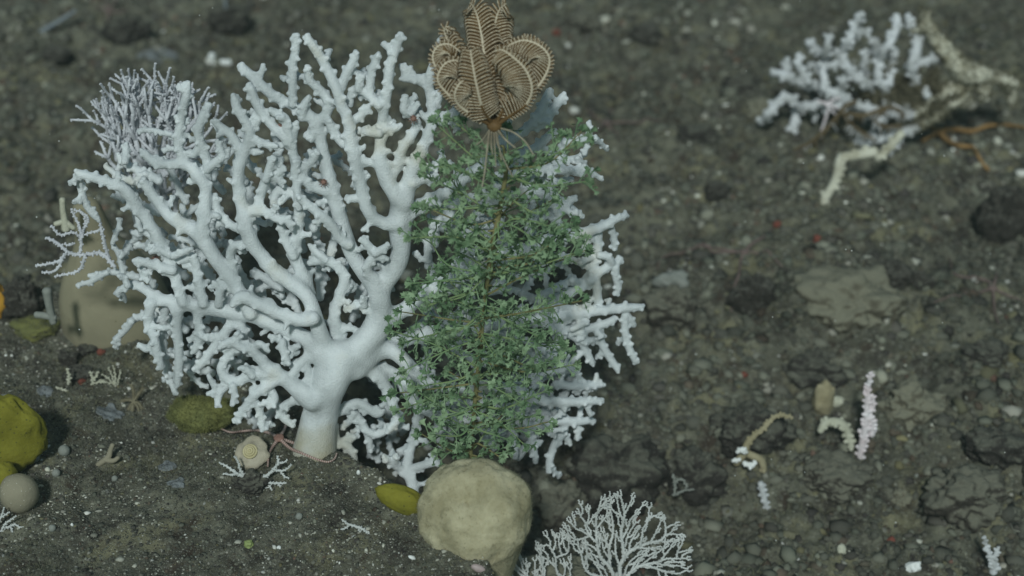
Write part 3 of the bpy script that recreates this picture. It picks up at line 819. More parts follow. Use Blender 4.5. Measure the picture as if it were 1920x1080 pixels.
def nubby(mb, pts, rad, g, scale, ends=True, space=9.5):
    """low side cups along a twig (pts already in metres)"""
    L = 0; side = 1; nxt = g.uniform(.4, 1.2)
    T = np.gradient(pts, axis=0); T /= np.linalg.norm(T, axis=1)[:, None] + 1e-12
    for i in range(1, len(pts)):
        L += np.linalg.norm(pts[i] - pts[i - 1])
        r = rad[i]
        if r > 14 * scale: continue
        if L > space * scale * nxt:
            L = 0; side = -side if g.random() < .8 else side
            nxt = g.uniform(.45, 1.35)
            view = pts[i] - CAM; view = view / np.linalg.norm(view)
            o = np.cross(T[i], view); o /= np.linalg.norm(o) + 1e-9
            d = o * side + view * g.uniform(-1.0, .5) + T[i] * g.uniform(-.1, .5)
            d /= np.linalg.norm(d)
            k = g.uniform(.75, 1.15)
            rr = r * .40 + 1.7 * scale
            tube(mb, [pts[i], pts[i] + d * (r * 1.02 + 2.6 * scale) * k], [rr * 1.5, rr * g.uniform(.72, .92)], 8)
    if ends:
        p, r = pts[-1], rad[-1]
        for k in range(3):
            d = T[-1] + np.array([g.uniform(-1, 1), g.uniform(-1, 1), g.uniform(-1, 1)]) * .9
            d /= np.linalg.norm(d)
            tube(mb, [p, p + d * r * 1.05], [r * .75, r * .6], 7)

def build_big_coral():
    g = random.Random(4)
    mb = MB(); smp, sid, srad = [], [], []
    scale = D0 / F
    for li, (pid, z0, z1, pl) in enumerate(LIMBS + rand_limbs()):
        pl = np.asarray(pl, float)
        q = resample(np.column_stack([pl[:, 0], pl[:, 1], np.linspace(z0, z1, len(pl)) * 1000, pl[:, 2]]), 6)
        d = cd(q[:, 0], q[:, 1]) + q[:, 2] / 1000 + .012 * vnoise(q[:, 0] / 60, q[:, 1] / 60, li * 3.3, 8)
        pts = np.array([P(a, b, c) for a, b, c in zip(q[:, 0], q[:, 1], d)])
        rad = (q[:, 3] * np.interp(q[:, 3], [8, 11, 16, 24], [.98, .86, .86, .95])) * scale * (1 + .05 * vnoise(np.arange(len(q)) * .17, li, 0, 12))
        tube(mb, pts, rad, 28 if rad.max() > .012 else 10)
        if pid: nubby(mb, pts, rad, g, scale)
        # extra short side twigs
        if pid and li < len(LIMBS) and len(q) > 8:
            run = g.uniform(20, 50)
            for i in range(2, len(q) - 1):
                run -= 6
                if run < 0 and q[i, 3] < 15 and (q[i, 1] > 430 or g.random() < .4):
                    run = g.uniform(40, 95)
                    t = (q[i + 1, :2] - q[i - 1, :2]); t /= np.linalg.norm(t) + 1e-9
                    nrm = np.array([-t[1], t[0]]) * g.choice((-1, 1))
                    dr = nrm + t * g.uniform(.1, .8); dr /= np.linalg.norm(dr)
                    ln = g.uniform(13, 30)
                    zz = np.linspace(0, g.uniform(-.012, .03), 3)
                    tw = [(q[i, 0] + dr[0] * k * ln / 2, q[i, 1] + dr[1] * k * ln / 2) for k in (0, 1, 2)]
                    tp = resample(np.array([np.append(P(a, b, d[i] + z), 1) for (a, b), z in zip(tw, zz)]), .006)[:, :3]
                    tr = np.full(len(tp), 5.6 * scale)
                    tube(mb, tp, tr, 8); nubby(mb, tp, tr, g, scale)
        smp.append(pts); sid += [pid] * len(pts); srad.append(q[:, 3])
    smp = np.vstack(smp)
    base = P(588, 862, D0)
    me = mb.mesh("coral_shell", M['coral'], base)
    tmp = bpy.data.objects.new("coral_shell", me); COL.objects.link(tmp)
    rm = tmp.modifiers.new("r", 'REMESH'); rm.mode = 'VOXEL'; rm.voxel_size = .0019; rm.use_smooth_shade = True
    sm = tmp.modifiers.new("s", 'SMOOTH'); sm.factor = .4; sm.iterations = 1
    bpy.context.view_layer.update()
    ev = tmp.evaluated_get(bpy.context.evaluated_depsgraph_get())
    em = ev.to_mesh()
    nv, npoly = len(em.vertices), len(em.polygons)
    co = np.empty(nv * 3, np.float32); em.vertices.foreach_get("co", co); co = co.reshape(-1, 3)
    no = np.empty(nv * 3, np.float32); em.vertices.foreach_get("normal", no); no = no.reshape(-1, 3)
    li = np.empty(len(em.loops), np.int32); em.loops.foreach_get("vertex_index", li)
    quads = li.reshape(-1, 4)
    ev.to_mesh_clear()
    bpy.data.objects.remove(tmp)
    kd = kdtree.KDTree(len(smp))
    for i, p in enumerate(smp - base): kd.insert(p, i)
    kd.balance()
    sid = np.array(sid)
    near = np.array([kd.find(c)[1] for c in co])
    vid = sid[near]
    # let thick limbs flow into each other; keep the thin knobbly twigs
    w = np.clip((np.concatenate(srad)[near] - 9) / 13, .02, .95)[:, None]
    ed = np.vstack([quads[:, [0, 1]], quads[:, [1, 2]], quads[:, [2, 3]], quads[:, [3, 0]]])
    deg = np.bincount(ed[:, 0], minlength=nv).astype(float)[:, None]
    co = co.astype(float)
    w = np.stack([np.bincount(ed[:, 0], w[ed[:, 1], 0], nv)], 1) / np.maximum(deg, 1) * .5 + w * .5
    for _ in range(45):
        avg = np.stack([np.bincount(ed[:, 0], co[ed[:, 1], k], nv) for k in range(3)], 1) / np.maximum(deg, 1)
        co = co + w * (avg - co)
    tri = np.vstack([quads[:, [0, 1, 2]], quads[:, [0, 2, 3]]])
    fnm = np.cross(co[tri[:, 1]] - co[tri[:, 0]], co[tri[:, 2]] - co[tri[:, 0]])
    no = np.stack([sum(np.bincount(tri[:, j], fnm[:, k], nv) for j in range(3)) for k in range(3)], 1)
    no /= np.linalg.norm(no, axis=1)[:, None] + 1e-12
    fid = vid[quads[:, 0]]
    root = empty("branching_coral", base, "big white branching coral fan with a thick trunk, behind the green bush", "coral")
    for pid in range(8):
        qs = quads[fid == pid]
        if not len(qs): continue
        u, inv = np.unique(qs.ravel(), return_inverse=True)
        b = MB(); b.add(co[u], inv.reshape(-1, 4))
        nm = "trunk" if pid == 0 else "branch"
        m2 = b.mesh(nm, M['coral'])
        m2.normals_split_custom_set_from_vertices([tuple(x) for x in no[u]])
        link(nm, m2, parent=root)
    print("coral faces", npoly)
build_big_coral()
for (x, y, lab) in [(292, 484, "tiny pink anemone on the lowest left limbs of the big coral"), (607, 341, "tiny pink anemone at the fork in the middle of the big coral"),
                    (525, 238, "tiny pink anemone among the upper left twigs of the big coral"), (775, 222, "tiny pink anemone on the curled twig near the crinoid")]:
    mb = MB(); p = P(x, y, float(cd(x, y)) - .014)
    blob(mb, p, (.005, .005, .0055), 3, .2, 2.2, x)
    for k in range(9):
        a = k * .7
        dv = np.array([math.cos(a), -.6, math.sin(a)]) * .0045
        tube(mb, [p + dv * .7, p + dv * 1.9], [.0009, .0005], 4)
    thing("anemone", mb, M['pink'], p, lab, "anemone")

# ------------------------------------------------------------------ green bush
def build_bush():
    g = random.Random(8)
    DB = 2.945
    K = .42
    def S(x, y): return P(x, y, DB - K * (868 - y) / 1000)
    stem = [(882, 872, 6), (884, 820, 6.5), (890, 760, 7), (897, 690, 7), (903, 620, 7), (911, 550, 7), (920, 480, 7.5), (934, 410, 7.5), (944, 355, 7), (949, 318, 6), (944, 275, 3.5)]
    q = resample(np.array([(x, y, 0, r) for x, y, r in stem]), 5)
    base = S(882, 872)
    root = empty("leafy_bush", base, "tall green bush of fan tipped leaflets on a yellow stem before the white coral", "sea bush")
    sp = np.array([S(a, b) for a, b in q[:, :2]])
    mb = MB(); tube(mb, sp, q[:, 3] * .0006, 8)
    for i in range(0, len(sp), 2):   # small knobs
        d = np.array([g.uniform(-1, 1), g.uniform(-1, 1), g.uniform(-.3, .6)]); d /= np.linalg.norm(d)
        tube(mb, [sp[i], sp[i] + d * .013], [.003, .0016], 5)
    part("stem", mb, M['stem'], root, base)
    env_y = [235, 262, 285, 330, 400, 480, 560, 640, 700, 750, 800, 850, 875]
    env_l = [60, 100, 125, 140, 155, 150, 140, 150, 150, 125, 100, 70, 35]
    env_r = [60, 120, 150, 150, 150, 172, 190, 180, 170, 150, 115, 70, 35]
    N = 100
    def leaf(mb, p, d, size, g):
        """jagged fan on a narrow foot"""
        up = np.array([g.uniform(-1, 1), g.uniform(-1, 1), g.uniform(-1, 1)])
        s = np.cross(d, up); s /= np.linalg.norm(s) + 1e-9
        n = np.cross(s, d)
        V = [p - s * size * .10, p + s * size * .10, p + d * size * .42 - s * size * .17, p + d * size * .42 + s * size * .17]
        T = 5; cup = g.uniform(.1, .45) * size
        for k in range(2 * T - 1):
            a = (k / (2 * T - 2) - .5) * 2.1
            rr = size * (1.0 if k % 2 == 0 else .74) * g.uniform(.9, 1.1)
            V.append(p + d * (size * .25 + rr * .75 * math.cos(a)) + s * rr * .72 * math.sin(a) - n * cup * abs(math.sin(a)) ** 2)
        t = [(2, 4 + k, 5 + k) for k in range(T - 1)] + [(2, 4 + T - 1, 3)] + [(3, 4 + k, 5 + k) for k in range(T - 1, 2 * T - 2)]
        mb.add(np.array(V), [(0, 1, 3, 2)], t, 0)
    for b in range(N):
        f = (b + .5) / N
        y0 = 866 - f * 569 + g.uniform(-14, 14)
        i = int(np.argmin(np.abs(q[:, 1] - y0)))
        p0 = sp[i]; cx = q[i, 0]
        az = b * 2.39996 + g.uniform(-.4, .4)
        hd = np.array([math.cos(az), math.sin(az), 0])
        rise = g.uniform(-.38, .55) + max(0, (400 - y0) / 100) * .5
        half = np.interp(y0 - 30, env_y, env_r if hd[0] > 0 else env_l) * .00092
        half *= g.uniform(.80, 1.10)
        ext = half * (1 if abs(hd[0]) > .3 else .72)
        end = p0 + hd * np.array([1, .50, 1]) * ext + np.array([0, 0, ext * rise])
        mid = (p0 + end) / 2 + np.array([g.uniform(-.022, .022), g.uniform(-.012, .012), g.uniform(-.028, .022)])
        c = resample(np.array([np.append(p0, 1), np.append(mid, 1), np.append(end, 1)]), .006)[:, :3]
        mb = MB()
        tube(mb, c, np.linspace(.0021, .0011, len(c)), 5, 1)
        T = np.gradient(c, axis=0); T /= np.linalg.norm(T, axis=1)[:, None] + 1e-12
        side = 1; fill = g.uniform(.45, 1.0)
        for k in range(2, len(c)):
            dens = .72 if k < len(c) * .3 else .76
            if g.random() > dens * fill: continue
            side = -side
            o = np.cross(T[k], [0, 0, 1.0]); o /= np.linalg.norm(o) + 1e-9
            d = o * side * g.uniform(.5, 1.2) + T[k] * g.uniform(.2, .9) + np.array([0, 0, g.uniform(-.5, .75)])
            d /= np.linalg.norm(d)
            ln = g.uniform(.012, .030)
            e = c[k] + d * ln
            tube(mb, [c[k], (c[k] + e) / 2 + np.array([0, 0, .001]), e], [.0011, .0010, .0012], 4, 0)
            for w in range(g.choice((2, 2, 3, 3))):
                d2 = d + np.array([g.uniform(-1, 1), g.uniform(-1, 1), g.uniform(-1, 1)]) * .85
                d2 /= np.linalg.norm(d2)
                p1 = e + d2 * .003
                leaf(mb, e, d2, g.uniform(.0085, .0165), g)
            if g.random() < .4:
                leaf(mb, (c[k] + e) / 2, np.cross(d, [g.uniform(-1, 1), g.uniform(-1, 1), .5]) / 1.2, g.uniform(.009, .013), g)
        for w in range(6):
            d2 = T[-1] + np.array([g.uniform(-1, 1), g.uniform(-1, 1), g.uniform(-1, 1)]) * .8
            d2 /= np.linalg.norm(d2)
            leaf(mb, c[-1], d2, g.uniform(.012, .018), g)
        part("branch", mb, [M['green'], M['stem'] if g.random() < .14 else M['greendark']], root, base, smooth=False)
    return S
BUSH = build_bush()

# ------------------------------------------------------------------ brown crinoid on top of the bush
def build_crinoid():
    g = random.Random(2)
    d = 2.945 - .42 * (868 - 240) / 1000 - .01
    base = P(927, 238, d)
    s = d / F
    root = empty("crinoid", base, "brown crinoid with curled feathery arms, perched on top of the green bush", "crinoid")
    mb = MB()
    lathe(mb, [(.001, -8 * s), (11 * s, -6 * s), (14 * s, 0), (15 * s, 8 * s), (10 * s, 14 * s), (.001, 16 * s)], base, (0, 0, 1), 20)
    part("calyx", mb, M['crinoid'], root, base)
    ARMS = [  # rachis in the photo, distance behind (+) or before (-) the axis, pinnule length left and right of the way it grows
     ([(926, 236), (906, 205), (895, 165), (887, 125), (882, 94)], -.055, 34, 33),
     ([(929, 236), (958, 216), (986, 196), (997, 166), (986, 132), (963, 108), (942, 94), (928, 96)], -.06, 48, 12),
     ([(931, 232), (978, 192), (1016, 152), (1030, 114), (1016, 89), (986, 76), (960, 82), (946, 94)], -.015, 44, 12),
     ([(931, 230), (978, 172), (1004, 122), (1012, 92), (1002, 76), (982, 70)], .05, 30, 14),
     ([(928, 230), (934, 180), (931, 120), (926, 78), (929, 42), (936, 20), (948, 8)], .07, 30, 40),
     ([(925, 230), (917, 170), (909, 110), (904, 72), (897, 38), (890, 17), (882, 6)], .07, 34, 40),
     ([(922, 230), (880, 160), (852, 102), (838, 72), (833, 54), (842, 50)], .045, 20, 28),
     ([(921, 232), (868, 184), (826, 138), (812, 110), (820, 88), (842, 83), (862, 96)], .0, 12, 40),
     ([(922, 234), (874, 206), (836, 172), (821, 148), (832, 122), (852, 113), (868, 120)], -.03, 12, 38),
     ([(924, 236), (890, 218), (862, 198), (853, 180), (858, 162), (868, 152), (876, 158)], -.055, 10, 34),
     ([(929, 234), (945, 200), (952, 165), (950, 130), (944, 112)], -.02, 26, 26),
    ]
    axis0, axis1 = base, P(925, 90, d)
    for ai, (tr, off, l0, l1) in enumerate(ARMS):
        tr = np.array(tr, float)
        f = np.linspace(0, 1, len(tr))
        dd = off * np.sin(np.clip(f * 1.9, 0, math.pi * .5)) * (1 - .25 * f ** 3) - .35 * (238 - tr[:, 1]) / 1000
        pts = np.array([P(x, y, d + z) for (x, y), z in zip(tr, dd)])
        pts[0] = base + (pts[0] - base) * .6
        c = resample(np.hstack([pts, np.ones((len(pts), 1))]), .0032)[:, :3]
        n = len(c)
        T = np.gradient(c, axis=0); T /= np.linalg.norm(T, axis=1)[:, None]
        mb = MB()
        rr = np.linspace(.0038, .0013, n)
        tube(mb, c, rr, 7, 0, band=[0 if a < n * .38 else 1 for a in range(n)])
        for i in range(int(n * .38), n):
            blob(mb, c[i], (rr[i] * 1.10,) * 3, 1, .1, 3, i, 1)
        arm = part("arm", mb, [M['crinoid'], M['crinoidpale']], root, base)
        view = FWD * -1.0
        ctr = axis1 - FWD * 0
        for side, L0 in ((1, l0), (-1, l1)):
            pm = MB()
            for i in range(int(n * .16), n - 1, 2):
                fi = i / n
                ln = L0 * s * (math.sin(math.pi * min(1, max(.10, fi * .74 + .20))) ** .5) * g.uniform(.94, 1.05)
                out = (c[i] - (axis0 + (axis1 - axis0) * min(1, fi * 1.2)))
                out = out / (np.linalg.norm(out) + 1e-9)
                o = out * .55 + view * (.9 if off < .02 else .8)
                o -= T[i] * np.dot(o, T[i]); o /= np.linalg.norm(o)
                sv_ = np.cross(T[i], o) * -side
                m1 = c[i] + (sv_ * .80 + T[i] * .45 + o * .18) * ln * .42
                m2 = c[i] + (sv_ * .98 + T[i] * .40 + o * .05) * ln * .80
                e = c[i] + (sv_ * 1.0 + T[i] * .12 - o * .35) * ln
                pc = resample(np.array([np.append(c[i], 1), np.append(m1, 1), np.append(m2, 1), np.append(e, 1)]), .0030)[:, :3]
                w = np.linspace(.0031, .0023, len(pc))
                tube(pm, pc, w, 6, 0, flat=np.tile(o, (len(pc), 1)))
                ps = resample(np.hstack([pc, np.ones((len(pc), 1))]), .0029)[1:, :3]
                for j in range(len(ps) - 1):
                    for sgn in (-1, 1):
                        blob(pm, ps[j] + o * sgn * .0008, .00112, 1, 0, 1, 0, 1)
            link("pinnules", pm.mesh("pinnules", [M['crinoid'], M['crinoidpale']], base), parent=arm)
    # cirri: legs that clutch the bush
    for (pts, r) in [([(918, 240), (914, 275), (909, 320), (904, 350)], 2.6), ([(926, 245), (928, 280), (930, 312)], 1.9),
                     ([(932, 242), (948, 262), (966, 277)], 3.0), ([(936, 240), (962, 248), (985, 266), (1000, 290)], 2.4),
                     ([(932, 268), (945, 300), (962, 332)], 1.9), ([(922, 245), (921, 270), (924, 290)], 2.2), ([(929, 243), (936, 275), (940, 300)], 2.0),
                     ([(920, 240), (905, 262), (892, 272)], 1.7)]:
        mb = MB()
        c = resample(np.array([np.append(P(x, y, d - .03 * min(1, i) - .4 * (238 - y) / 1000 * -1 * .3), 1) for i, (x, y) in enumerate(pts)]), .004)[:, :3]
        c[0] = c[0] * .3 + base * .7
        tube(mb, c, np.linspace(r, r * .55, len(c)) * s, 6)
        part("cirrus", mb, M['cirri'], root, base)
build_crinoid()

# ------------------------------------------------------------------ sponges
def verts_normals(mb, n=40000):
    """random surface points and their normals"""
    v = np.concatenate(mb.v); t = np.concatenate(mb.t)
    fn = np.cross(v[t[:, 1]] - v[t[:, 0]], v[t[:, 2]] - v[t[:, 0]])
    ar = np.linalg.norm(fn, axis=1)
    gg = np.random.default_rng(len(v))
    k = gg.choice(len(t), n, p=ar / ar.sum())
    u = gg.uniform(0, 1, (n, 2)); fl = u.sum(1) > 1; u[fl] = 1 - u[fl]
    p = v[t[k, 0]] + (v[t[k, 1]] - v[t[k, 0]]) * u[:, :1] + (v[t[k, 2]] - v[t[k, 0]]) * u[:, 1:]
    return p, fn[k] / (ar[k][:, None] + 1e-12)

def ball_sponge():
    d = 2.785
    base = P(885, 1045, d); s = d / F
    root = empty("ball_sponge", base, "large beige fuzzy ball sponge under the foot of the green bush", "sponge")
    mb = MB()
    v, t = ico(5)
    w = v.copy()
    c = P(893, 970, d + .06)
    n = fbm(v[:, 0] * 1.6, v[:, 1] * 1.6, v[:, 2] * 1.6, 77, 3)
    n2 = fbm(v[:, 0] * 6, v[:, 1] * 6, v[:, 2] * 6, 81, 3)
    n3 = np.abs(fbm(v[:, 0] * 3.1, v[:, 1] * 3.1, v[:, 2] * 3.1, 55, 3))
    w = w * (1 + .09 * n + .02 * n2 - .035 * np.exp(-(n3 / .12) ** 2))[:, None]
    # a dimple with folds running from it, facing the camera
    axis = (P(860, 928, d - .05) - c); axis /= np.linalg.norm(axis)
    dd = v @ axis
    w = w * (1 - .20 * np.exp(-((1 - dd) / .05)) - .055 * np.exp(-((1 - dd) / .18)) * (np.sin(5 * np.arctan2(v[:, 2], v[:, 0])) > .4))[:, None]
    lower = np.clip(-v[:, 2], 0, 1)
    w[:, 0] *= 1 - .12 * lower
    w = w * np.array([110 * s, 100 * s, 116 * s])
    w[:, 0] -= lower * .012
    low2 = np.clip(-v[:, 2] - .35, 0, 1)
    w[:, 2] -= low2 * .20
    w[:, 0] *= 1 - .02 * low2
    mb.add(w + c, None, t)
    body = part("body", mb, M['sponge'], root, base)
    pv, pn = verts_normals(mb)
    fm = MB(); fuzz(fm, pv, pn, .0048, .00018, 16000, np.random.default_rng(1), 0, .6)
    part("fuzz", fm, M['spongefuzz'], root, base, smooth=False)["kind"] = "stuff"
ball_sponge()

def dome_sponge():
    d = 3.36
    base = P(205, 668, d); s = d / F
    root = empty("dome_sponge", base, "smooth grey beige dome sponge with a narrow neck, left behind the white coral", "sponge")
    k = s / CP
    prof = [(104, -170), (106, 0), (104, 40), (97, 80), (84, 112), (64, 142), (46, 166), (36, 186), (31, 205), (28, 222), (25, 236), (19, 245), (9, 248), (.5, 246)]
    pr = resample(np.array([(a * s, b * k, 0, 0) for a, b in prof]), .008)[:, :2]
    mb = MB(); lathe(mb, pr, P(232, 626, d + .07), (-.10, .0, 1), 64, 0, .035, 4)
    part("body", mb, M['dome'], root, base)
    mb = MB()
    blob(mb, P(212, 505, d + .02), (10 * s, 9 * s, 10 * s), 3, .2, 2, 3)
    part("osculum", mb, M['mossy'], root, base)
dome_sponge()

def simple_blob(name, px, py, w, h, m, label, cat, seed, dep=None, amp=.15, ground=None, dd=0, fz=None, sub=4, group=None, rot=0, fine=.03):
    d = GD(px, ground or (py + h * .45)) + dd
    s = d / F
    base = P(px, py + h * .5, d)
    mb = MB()
    c, si = math.cos(rot), math.sin(rot)
    blob(mb, P(px, py, d), (w * s / 2, (dep or min(w, h)) * s / 2, h * s / 2), sub, amp, 1.4, seed, rot=[[c, 0, si], [0, 1, 0], [-si, 0, c]], fine=fine)
    if fz:
        root = empty(name, base, label, cat, group)
        part("body", mb, M[m], root, base)
        pv, pn = verts_normals(mb)
        fm = MB(); fuzz(fm, pv, pn, fz[0], fz[1], fz[2], np.random.default_rng(seed), 0, .6)
        part("fuzz", fm, M[fz[3] if len(fz) > 3 else m], root, base, smooth=False)["kind"] = "stuff"
        return root
    return thing(name, mb, M[m], base, label, cat, group)

simple_blob("mustard_sponge", -8, 812, 168, 200, 'yellow', "mustard yellow sponge lobe at the left edge with thin white twigs on it", "sponge", 5, dep=60, amp=.22, fine=.05)
simple_blob("mustard_sponge", 5, 895, 56, 70, 'yellow', "lower mustard yellow sponge lobe peeking out behind the tan ball sponge", "sponge", 15, dep=50, amp=.12)
simple_blob("tan_sponge", 36, 925, 72, 84, 'tandisc', "smooth tan oval ball sponge in front of the mustard sponge", "sponge", 6, dep=66, amp=.035, fine=.01)
simple_blob("mustard_sponge", 755, 938, 106, 56, 'yellow', "mustard yellow wedge sponge tucked against the beige ball sponge", "sponge", 7, dep=40, amp=.14, rot=.48, dd=-.01)
simple_blob("mossy_sponge", 382, 778, 130, 62, 'mossy', "mossy olive sponge cushion in the shade left of the coral trunk", "sponge", 8, dep=80, amp=.25, fz=(.006, .0004, 9000, 'mossy'))
simple_blob("orange_sponge", -6, 565, 40, 92, 'orange', "orange sponge at the left edge beside the black gap", "sponge", 9, dep=40, amp=.3)
simple_blob("crust_sponge", 62, 615, 90, 34, 'mossy', "dull yellow crust sponge on the ledge left of the dome sponge", "sponge", 12, dep=60, amp=.35, fz=(.005, .0004, 3000, 'turf'))
for (px, py, r, lab) in [(120, 845, 11, "grey ball sponge beside the small forked tan sponge"), (66, 860, 8, "pale grey ball sponge right of the mustard lobe"),
                         (215, 897, 6, "tiny pale ball sponge in the dark hollow below the forked sponge"), (105, 887, 8, "faint grey ball sponge between tan ball and forked sponge"),
                         (561, 968, 7, "small grey ball sponge above the tiny white shell dot"), (98, 990, 7, "grey fuzzy ball sponge below right of the tan ball sponge")]:
    simple_blob("ball_sponge", px, py, 2 * r, 2 * r, 'greyball', lab, "sponge", px, amp=.06, sub=3, group="little grey ball sponges on the foreground ledge", fine=.02)
for (px, py, w, h, lab, gx) in [(205, 775, 52, 34, "grey blue honeycomb crust beside the small feather star", 1), (312, 875, 32, 24, "grey blue crust patch left of the small sprawling coral", 2),
                                (332, 905, 34, 20, "lower grey blue crust patch left of the small sprawling coral", 3), (85, 735, 28, 20, "grey blue crust at the edge of the mustard sponge", 4),
                                (300, 105, 80, 30, "blue grey crust on the ground above the lilac bushy coral", 5)]:
    gd = GD(px, py); gs = gd / F
    c0 = P(px, py, gd)
    ng, na = 12, 48
    mb = MB(); V = [[c0[0], c0[1], float(height(c0[0], c0[1])) + .006]]
    for i in range(1, ng + 1):
        for j in range(na):
            a = j * 2 * math.pi / na
            q = i / ng * (1 + .35 * float(fbm(math.cos(a) * 1.6, math.sin(a) * 1.6, gx * 3.1, 5, 3)))
            x, y = c0[0] + math.cos(a) * q * w * .5 * gs, c0[1] + math.sin(a) * q * h * .75 * gs
            V.append([x, y, float(height(x, y)) + (.0040 if i < ng else -.004) + .0012 * float(vnoise(x * 200, y * 200, 0, 3))])
    idx = lambda i, j: 1 + (i - 1) * na + j % na
    mb.add(np.array(V), [(idx(i, j), idx(i, j + 1), idx(i + 1, j + 1), idx(i + 1, j)) for i in range(1, ng) for j in range(na)][::1], [(0, idx(1, j), idx(1, j + 1)) for j in range(na)])
    thing("crust_patch", mb, M['bluebryo'], c0, lab, "crust", "grey blue crust patches")
simple_blob("lime_sponge", 466, 1020, 18, 16, 'limegreen', "small lime green sponge on the ledge at the bottom", "sponge", 71, amp=.35)
simple_blob("shell", 523, 1027, 9, 9, 'white', "tiny bright white shell dot on the foreground sand", "shell", 72, amp=.05, sub=2, group="tiny white shells")
simple_blob("shell", 135, 984, 6, 8, 'white', "tiny white shell below the tan ball sponge", "shell", 73, amp=.1, sub=2, group="tiny white shells")
simple_blob("shell", 773, 1046, 16, 8, 'white', "white shell sliver left of the beige ball sponge's foot", "shell", 74, amp=.2, sub=2, rot=.6, group="tiny white shells")
simple_blob("shell", 898, 1066, 32, 15, 'mauve', "mauve oval shell under the beige ball sponge at the bottom edge", "shell", 75, dep=14, amp=.05, rot=.45)
simple_blob("shell", 672, 886, 8, 12, 'white', "small white shell chip left of the white coral clump by the wedge sponge", "shell", 76, amp=.1, sub=2, group="tiny white shells")
simple_blob("stone", 1713, 1064, 30, 20, 'white', "white angular stone at the bottom right edge", "stone", 77, amp=.35, rot=-.4)
simple_blob("coral_chip", 1806, 960, 18, 24, 'white', "white nubbly coral chip on the brown boulder at lower right", "coral chip", 78, amp=.4)
simple_blob("stone", 1578, 1030, 18, 20, 'cream', "pale cream stone on the gravel at the bottom right", "stone", 79, amp=.3)
simple_blob("coral_chip", 1858, 425, 14, 26, 'white', "white scrap beside the large black boulder at the right edge", "coral chip", 80, amp=.3, rot=-.5)
simple_blob("pale_sponge", 1262, 525, 60, 40, 'greyball', "pale grey white sponge patch right of the coral branch tip", "sponge", 81, amp=.35)
for (px, py, lab) in [(1532, 448, "red sponge spot on the ground left of the black boulder"), (1456, 420, "red dot left of the red sponge spot"), (1395, 703, "red spot on dark ground near the dark boulders"),
                      (1672, 1012, "red sponge spot at the bottom right"), (153, 715, "red spot beside the black pebbles below the dome sponge"), (190, 660, "dark red crust against the foot of the dome sponge"), (1042, 62, "red spot right of the crinoid crown")]:
    simple_blob("red_sponge", px, py, 15, 14, 'red', lab, "sponge", px + 7, amp=.35, sub=3, group="red sponge spots")

# ------------------------------------------------------------------ small corals
def branchlets(mb, st, pl, sc, mtl=0, nub=True, g=rnd, step=5, n=7, dd=0, jit=.0, space=8):
    pl = np.asarray(pl, float)
    q = resample(np.column_stack([pl[:, 0], pl[:, 1], np.zeros(len(pl)), pl[:, 2]]), step)
    off = dd + jit * vnoise(q[:, 0] / 30, q[:, 1] / 30, pl[0, 0], 5)
    pts = np.array([st(a, b, o) for a, b, o in zip(q[:, 0], q[:, 1], np.broadcast_to(off, len(q)))])
    rad = q[:, 3] * sc
    tube(mb, pts, rad, n, mtl)
    if nub:
        nubby(mb, pts, rad, g, sc * nub, True, space)
    return pts, rad

